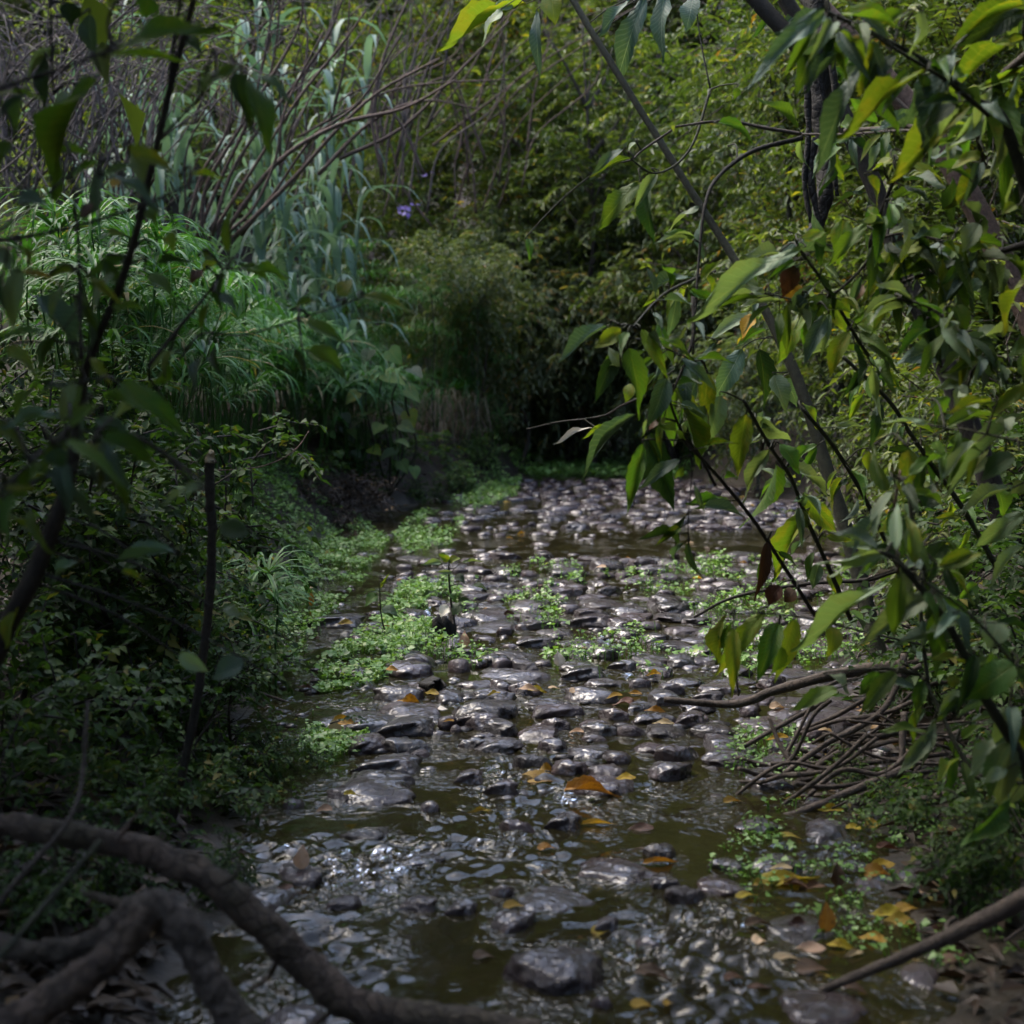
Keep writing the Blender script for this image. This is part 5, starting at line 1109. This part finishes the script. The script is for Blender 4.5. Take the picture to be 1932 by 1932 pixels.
# dead straw hanging below the sedges at the bend
def straw_clump(x, y, label, n, L, seed):
    r = np.random.default_rng(seed); z = tz(x, y); lst, tn = [], []
    for k in range(n):
        a = r.random() * 6.28; s = r.random() * .35; b = np.array([x + math.cos(a) * s, y + math.sin(a) * s, z + r.uniform(.1, .6)]); d = np.array([math.cos(a), math.sin(a), 0]) * L * r.uniform(.3, .8)
        lst.append(blade([b, b + d * .5 + [0, 0, .12], b + d + [0, 0, -L * r.uniform(.2, .7)]], .010)); tn.append(r.random())
    return tag(link('dry_straw', blades_mesh('dry_straw', lst, M['straw'], tn)), label, 'straw', kind='stuff')
for i, (X_, Y_) in enumerate([(830, 920), (880, 910), (700, 930)]):
    p = gnd(X_, Y_); straw_clump(p.x, p.y + .3, ['dead straw hanging under the sedges at the bend', 'pale dead straw beside the cress patch at the bend', 'dull dead straw left of the dark pool'][i], 130, .5, 40 + i)

for i, (x, y, d, s) in enumerate([(640, 890, 14.4, .9), (800, 880, 16.6, .9), (900, 865, 17.6, .8), (560, 910, 13.2, .9), (710, 860, 15.8, 1.0), (940, 800, 22.5, 1.0), (800, 925, 15.0, .5), (865, 912, 15.9, .5), (1330, 850, 19.5, .8)]):
    shrub('under', 'dark_undershrub', x, y, d, 'dark bushy ' + ['shrub in the hollow left of the heart leaved plant', 'shrub in the hollow right of the heart leaved plant', 'shrub behind the hanging straw at the bend', 'shrub behind the left cress mat', 'shrub behind the heart leaved plant', 'shrub under the far bank past the bend', 'low shrub dipping into the dark pool', 'low shrub between the dark pool and bend', 'shrub on the right shore at the far end of the stream'][i], 'shrub', 'undergrowth at the bend', s)
for i, (x, y, d, s) in enumerate([(650, 945, 13.0, 1.0), (585, 955, 12.4, .8)]):
    shrub('dry', 'dry_brown_bush', x, y, d, ['withered brown bush at the edge of the dark pool', 'smaller withered brown bush behind the left cress mat'][i], 'bush', None, s)
# heart leaved plant on the dark bank
hp = gnd(735, 935); hz = tz(hp.x, hp.y)
h = thing('heart_leaved_plant', 'tall plant with heart shaped leaves before the dark hollow', 'plant', (hp.x, hp.y, hz))
def heart_shape():
    V = [(0, 0, 0)]; o = [(.0, .02), (.18, -.08), (.38, -.02), (.48, .2), (.40, .45), (.22, .72), (0, 1.0)]
    pts = o + [(-a, b) for a, b in o[-2:0:-1]]
    V = [(0, .35, -.05)] + [(a, b, .12 * abs(a) - .25 * b * b) for a, b in pts]
    F = [[0, i, i % len(pts) + 1] for i in range(1, len(pts) + 1)]
    uv = [(.5, .35)] + [(.5 + a, b) for a, b in pts]
    return np.array(V), np.array(F), np.array(uv)
HV, HF, HU = heart_shape()
HEART = {c: mesh_np('leaf', HV, [HF], LEAF[c], uv=HU) for c in ('blue', 'green', 'lime', 'dark')}
hd = 14.0
for k in range(4):
    x0 = 700 + 25 * k
    branch(h, 'H', 'P', [(735, 935), (x0 + 10, 850), (x0 - 10, 760), (x0, 680 + 20 * k)], 5, 3, 14.3, hd, M['bark_green'], 'stem', 5)
for (X_, Y_, s) in [(625, 790, 18), (622, 815, 18), (650, 780, 22), (680, 790, 26), (660, 810, 24), (700, 770, 30), (720, 800, 32), (755, 800, 32), (740, 770, 30), (705, 740, 36), (725, 705, 44), (765, 735, 36), (770, 775, 34), (750, 830, 28), (700, 845, 30), (745, 850, 32), (775, 695, 32), (690, 700, 36), (675, 740, 30), (755, 870, 28), (780, 880, 26), (640, 850, 18), (668, 850, 20), (735, 660, 36), (700, 660, 34)]:
    b = at(X_, Y_, hd + random.uniform(-.3, .3)); s_ = s * 1.05 / FPX * hd
    MX = Matrix.Translation(b) @ frame((random.uniform(-.7, .9), -.35, random.uniform(-.6, -.1)), (random.gauss(0, .3), -.6, .9)) @ Matrix.Diagonal((s_, s_, s_, 1))
    link('leaf', HEART[random.choice(['green', 'green', 'green', 'dark', 'dark', 'lime'])], h, MX)

# ------------------------------------------------------------------ saplings in mid stream and the black pot
sp = gnd(850, 1205); sap = thing('sapling', 'small upright sapling growing from a black stump in mid stream', 'sapling', sp)
dS = sp.y
branch(sap, 'S1', 'G', [(1130, 1650), (1185, 1540), (1180, 1380), (1165, 1200), (1170, 1100)], 18, 10, dS, dS, M['bark_dark'], 'stem', 6)
for pts in ([(1170, 1190), (1130, 1160), (1110, 1120)], [(1170, 1200), (1230, 1140), (1260, 1120)], [(1175, 1360), (1100, 1310), (1020, 1330)], [(1180, 1400), (1250, 1380), (1320, 1365)], [(1160, 1290), (1230, 1270), (1290, 1290)]):
    branch(sap, 'S1', 'G', pts, 7, 4, dS, dS, M['bark_dark'], 'twig', 5)
for (bx, by, tx, ty, wd, col) in [(1170, 1100, 1100, 1065, 45, 'lime'), (1170, 1110, 1245, 1085, 55, 'lime'), (1115, 1120, 975, 1120, 40, 'pale'), (1260, 1120, 1400, 1095, 20, 'pale'), (1190, 1190, 1080, 1185, 25, 'pale'), (1210, 1210, 1280, 1250, 60, 'dark'), (1330, 1280, 1445, 1300, 45, 'dark'), (1250, 1400, 1180, 1470, 90, 'dark'),
                                  (1160, 1420, 1090, 1480, 75, 'white'), (1230, 1395, 1325, 1370, 35, 'dark'), (1060, 1320, 980, 1345, 30, 'dark'), (1170, 1330, 1220, 1380, 45, 'green')]:
    b = at(*px('G', bx, by), dS); tp = at(*px('G', tx, ty), dS - .03); put_leaf(sap, b, tp, wd * .2734 / FPX * dS * 1.2, col)
sp2 = gnd(735, 1195) if False else gnd(735, 1200); sap2 = thing('seedling', 'thin two leaved seedling left of the sapling on the stump', 'seedling', sp2)
branch(sap2, 'S2', 'G', [(740, 1620), (715, 1560), (695, 1440), (690, 1320), (685, 1250)], 14, 7, sp2.y, sp2.y, M['bark_green'], 'stem', 6)
for (bx, by, tx, ty, wd, col) in [(670, 1340, 570, 1400, 80, 'green'), (705, 1430, 825, 1470, 80, 'dark'), (710, 1450, 790, 1480, 60, 'green'), (690, 1290, 730, 1250, 30, 'lime'), (690, 1300, 750, 1200, 14, 'lime'), (690, 1330, 600, 1290, 20, 'pale'), (690, 1330, 780, 1330, 20, 'green')]:
    b = at(*px('G', bx, by), sp2.y); tp = at(*px('G', tx, ty), sp2.y - .03); put_leaf(sap2, b, tp, wd * .2734 / FPX * sp2.y * 1.2, col)
def stump(name, label, c, r0, H, seed, tilt=(0, 0)):
    """Short hollow rotten stub with a torn rim."""
    V, n = [], 22; r = np.random.default_rng(seed); tear = [.75 + .5 * r.random() for _ in range(n)]
    for (q, z_) in ((1.15, 0), (1.0, .3), (.95, .7), (.92, 1.0), (.66, 1.0), (.6, .55), (.05, .5)):
        for k in range(n):
            a = 6.2832 * k / n; w_ = r0 * q * (1 + .16 * math.sin(3 * a + seed) + .08 * math.sin(7 * a)); V.append((w_ * math.cos(a), w_ * math.sin(a), H * z_ * (tear[k] if z_ >= .7 else 1)))
    F = [[i * n + k, i * n + (k + 1) % n, (i + 1) * n + (k + 1) % n, (i + 1) * n + k] for i in range(6) for k in range(n)]
    MX = Matrix.Translation(c) @ Matrix.Rotation(tilt[0], 4, 'X') @ Matrix.Rotation(tilt[1], 4, 'Y')
    return tag(link(name, mesh_np(name, np.array(V), F, M['bark_rot']), None, MX), label, 'stump')
stump('rotten_stump', 'small black rotten stump at the foot of the sapling', sp + Vector((-.02, .02, -.03)), .058, .13, 3, (.1, -.1))
cp = gnd(808, 1308); stump('hollow_stub', 'short black hollow stub of wood lying among the cobbles', cp + Vector((.0, .04, .02)), .034, .09, 5, (1.4, .5))

# lilac glimpses through the far hedge
r_ = np.random.default_rng(77)
for i, (X_, Y_, n, s) in enumerate([(770, 392, 11, 8), (806, 325, 4, 4)]):
    B = np.array([at(X_ + r_.normal(0, s), Y_ + r_.normal(0, s * 1.2), 20 + r_.normal(0, .15)) for _ in range(n)])
    V, F, T = leaves_from(B, rand_dir(n, r_), rand_dir(n, r_), np.full(n, .09), np.full(n, .08), r_.random(n))
    fl = thing('lilac_flower_spray', ['larger lilac patch glimpsed in a gap of the far hedge', 'tiny lilac speck in the far hedge above the larger one'][i], 'flowers', Vector(B.mean(0)) - Vector((0, 0, .3)))
    link('petals', mesh_np('petals', V, [F], M['violet'], tone=T), fl)
    c = Vector(B.mean(0)); link('stem', tubes_mesh('stem', [tube(spline([c + Vector((.1, .3, -1.2)), c + Vector((0, .1, -.5)), c], 4), [.012, .006], 5)], M['bark_green']), fl)

# ------------------------------------------------------------------ fallen leaves
def flat_leaf(X_, Y_, lpx, col, label, group=None, ang=None, z=None, stand=False, wr=.42):
    p = gnd(X_, Y_, .02)
    zz = max(tz(p.x, p.y), .004)
    for s in stone_specs:
        q = ((p.x - s[0]) / s[2]) ** 2 + ((p.y - s[1]) / s[3]) ** 2
        if q < .9: zz = max(zz, s[5] - s[4] * .62 + s[4] * .62 * math.sqrt(max(0, 1 - q)) + .004)
    p = gnd(X_, Y_, zz + .006); L = lpx / FPX * p.y
    a = random.uniform(-.5, .5) + random.choice((0, math.pi)) if ang is None else ang
    if stand:
        d = Vector((math.sin(ang or 0) * .4, .1, 1)); nrm = Vector((.2, -1, .1)); b = p
    else:
        d = Vector((math.cos(a), math.sin(a), .12)); nrm = Vector((random.gauss(0, .2), -.45, 1)); b = p - d * L * .5
    MX = Matrix.Translation(b) @ frame(d, nrm) @ Matrix.Diagonal((L * wr, L, L * random.uniform(.5, 1.0), 1))
    o = link('fallen_leaf', random.choice(BIG[col]), None, MX)
    return tag(o, label, 'leaf', group)
FLT = {'yellow': 'yellow', 'orange': 'orange', 'tan': 'tan', 'brown': 'dull brown', 'white': 'bleached white'}
for (c, x, y, l, col, lab, stand, ang, wr) in [
    ('F', 665, 1010, 110, 'white', 'white pointed leaf standing upright on the cobble bar', True, -.2, .75), ('E', 760, 920, 120, 'tan', 'tan oval leaf standing at the left edge below the cress', True, 0, .75), ('E', 1650, 330, 120, 'tan', 'brownish curled leaf standing beside the sapling on the stump', True, .2, .6),
    ('E', 1160, 475, 95, 'orange', 'bright orange leaf folded over a wet stone left of center', False, .1, .5), ('E', 1610, 355, 100, 'yellow', 'yellow leaf beneath the curled brown standing leaf', False, .3, .3), ('F', 550, 1765, 330, 'orange', 'big golden brown leaf draped over a stone at mid stream', False, .05, .42), ('F', 890, 1850, 400, 'orange', 'long orange brown leaf lying right of the golden one', False, -.1, .25),
    ('F', 1330, 1310, 170, 'orange', 'straight orange leaf near the left tip of the brush pile', False, -.2, .25), ('F', 1390, 1390, 190, 'tan', 'pale orange leaf just under the straight orange one', False, .15, .25), ('8', 660, 1150, 400, 'yellow', 'large arched yellow leaf on wet litter at lower right', False, .2, .28), ('8', 1310, 1300, 150, 'orange', 'orange brown leaf lying on cress near the right bough', False, .15, .5),
    ('8', 860, 1440, 170, 'orange', 'curled orange leaf standing at the water edge, lower right', True, .3, .6), ('8', 510, 1475, 90, 'tan', 'small round pale leaf floating at lower right', False, .2, .8), ('8', 670, 1565, 180, 'tan', 'slim pale leaf floating above the straight bough', False, -.15, .28), ('8', 1020, 1545, 120, 'tan', 'slim pale leaf beside the curled orange leaf', False, 0, .3),
    ('8', 1160, 1120, 190, 'orange', 'ragged orange leaf on the litter right of the arched one', False, .1, .5), ('8', 930, 1190, 130, 'brown', 'crumpled rust leaf beside the arched yellow leaf', True, .4, .7), ('8', 1130, 860, 110, 'yellow', 'pale yellow leaf under the right side of the brush pile', False, .1, .8), ('8', 370, 730, 120, 'orange', 'orange leaf caught on the thick broken branch', False, .3, .4),
    ('8', 870, 345, 100, 'tan', 'tan leaf behind the brush pile branches', False, .4, .5), ('8', 950, 665, 140, 'tan', 'pale leaf lying on the middle of the brush pile', False, 0, .3), ('C', 1090, 550, 110, 'orange', 'small orange leaf with wet rim floating in mid stream', False, 0, .5), ('C', 1370, 420, 200, 'yellow', 'slim yellow leaf beside the round grey stone', False, -.05, .16), ('C', 1700, 625, 200, 'orange', 'slim orange leaf against a stone at right', False, .1, .15),
    ('C', 1740, 1385, 60, 'yellow', 'small yellow leaf at the bottom edge of the stream', False, .2, .7), ('C', 730, 350, 130, 'yellow', 'pale yellow strip leaf in the foam left of center', False, 0, .2), ('7', 1610, 1100, 130, 'tan', 'crumpled brown leaf beside the green blade at lower left', True, .5, .7), ('7', 1530, 1190, 90, 'brown', 'small dull leaf below the crumpled one at lower left', False, 0, .5),
    ('E', 1290, 690, 200, 'orange', 'slim orange edged leaf bent over a flat stone at left', False, .1, .2), ('E', 830, 815, 150, 'yellow', 'yellow leaf touching the tan standing leaf', False, .3, .25), ('E', 1510, 745, 80, 'white', 'round whitish leaf between the left stones', False, .5, .8), ('E', 600, 40, 110, 'orange', 'rust orange leaf upright in the left cress mat', True, 0, .35), ('E', 240, 100, 80, 'orange', 'small rust leaf deep in the left cress mat', True, .2, .5),
    ('G', 350, 1040, 90, 'orange', 'bright orange leaf in the upper part of the left cress mat', False, .4, .4), ('G', 520, 970, 80, 'brown', 'brown leaf upright beside the dark mound in the cress', True, .2, .4), ('G', 1570, 700, 60, 'yellow', 'yellow leaf on the far cress patch at the bend', False, .2, .4), ('G', 1330, 1430, 50, 'orange', 'small orange leaf right of the sapling on the stump', True, .2, .6), ('G', 1590, 950, 60, 'orange', 'orange leaf floating at the left of the smooth pool', False, .1, .3)]:
    X_, Y_ = px(c, x, y); flat_leaf(X_, Y_, l * CROPS[c][0], col, lab, None, ang if ang else None, None, stand, wr)
def zname(Y_): return ('floating on the near water' if Y_ > 1480 else 'caught on the cobble bar' if Y_ > 1085 else 'floating in the smooth pool behind the bar' if Y_ > 1000 else 'lying in the distant riffle')
loose = {}
for k in range(85):
    u = random.random(); Y_ = 905 + 1000 * u ** 1.15
    y_ = gnd(966, Y_).y; x_ = random.uniform(float(edge_l(y_)) + .05, float(edge_r(y_)) + .1); X_ = CXP + FPX * x_ / y_
    if X_ > 1900 or X_ < 440 or (Y_ > 1480 and random.random() < .4): continue
    col = random.choice(['brown', 'brown', 'brown', 'yellow', 'yellow', 'tan'] if Y_ > 1480 else ['yellow', 'orange', 'orange', 'tan', 'brown'])
    loose.setdefault((col, zname(Y_)), []).append((X_, Y_, random.uniform(.04, .085) * FPX / y_))
for k in range(26):
    loose.setdefault((random.choice(['brown', 'brown', 'brown', 'yellow', 'yellow', 'tan']), 'in the wet litter at lower right'), []).append((random.uniform(1380, 1915), random.uniform(1480, 1880), random.uniform(30, 65)))
for (col, zn), lst in loose.items():
    for k, (X_, Y_, l_) in enumerate(sorted(lst)):
        flat_leaf(X_, Y_, l_, col, f'small {FLT[col]} leaf {zn}' + (f', {ORD[k]} from the left' if len(lst) > 1 else ''), f'small {FLT[col]} leaves {zn}', wr=random.uniform(.25, .55))
# litter on the banks: nobody could count it
P = np.concatenate([np.stack([r_.uniform(-1.8, -.5, 3500), r_.uniform(1.5, 3.6, 3500)], -1), np.stack([r_.uniform(-5, 5.5, 9000), r_.uniform(1.2, 18, 9000)], -1), np.stack([r_.uniform(-2.2, 2.6, 8000), r_.uniform(1.4, 6, 8000)], -1)])
m_ = (P[:, 0] < edge_l(P[:, 1]) - .05) | (P[:, 0] > edge_r(P[:, 1]) + .05); P = P[m_]; n = len(P)
B = np.stack([P[:, 0], P[:, 1], terrain(P[:, 0], P[:, 1]) + r_.uniform(.005, .03, n)], -1); a_ = r_.random(n) * 6.28
V, F, T = leaves_from(B, np.stack([np.cos(a_), np.sin(a_), r_.normal(0, .25, n)], -1), np.stack([r_.normal(0, .3, n), r_.normal(0, .3, n), np.ones(n)], -1), r_.uniform(.04, .10, n), r_.uniform(.015, .04, n), np.clip(r_.normal(.4, .25, n), 0, 1))
tag(link('leaf_litter', mesh_np('leaf_litter', V, [F], M['litter'], tone=T, smooth=False)), 'dead leaf litter covering both banks', 'leaf litter', kind='stuff')

# loose sticks on the banks, too many and too thin to tell apart
lst = []
for k in range(260):
    side = r_.random() < .5; y_ = r_.uniform(1.6, 9.0); x_ = (float(edge_l(y_)) - r_.uniform(.0, 1.4)) if side else (float(edge_r(y_)) + r_.uniform(.05, 1.6))
    a_ = r_.random() * 6.28; l_ = r_.uniform(.12, .55); pts = []
    for q in (-.5, 0, .5):
        xq = x_ + math.cos(a_) * l_ * q + r_.normal(0, .015); yq = y_ + math.sin(a_) * l_ * q; pts.append((xq, yq, tz(xq, yq) + .012 + r_.uniform(0, .05)))
    lst.append(tube(spline(pts, 3), [r_.uniform(.003, .008), .003], 5))
tag(link('stick_litter', tubes_mesh('stick_litter', lst, M['bark_brown'])), 'thin dead sticks strewn over both banks', 'sticks', kind='stuff')
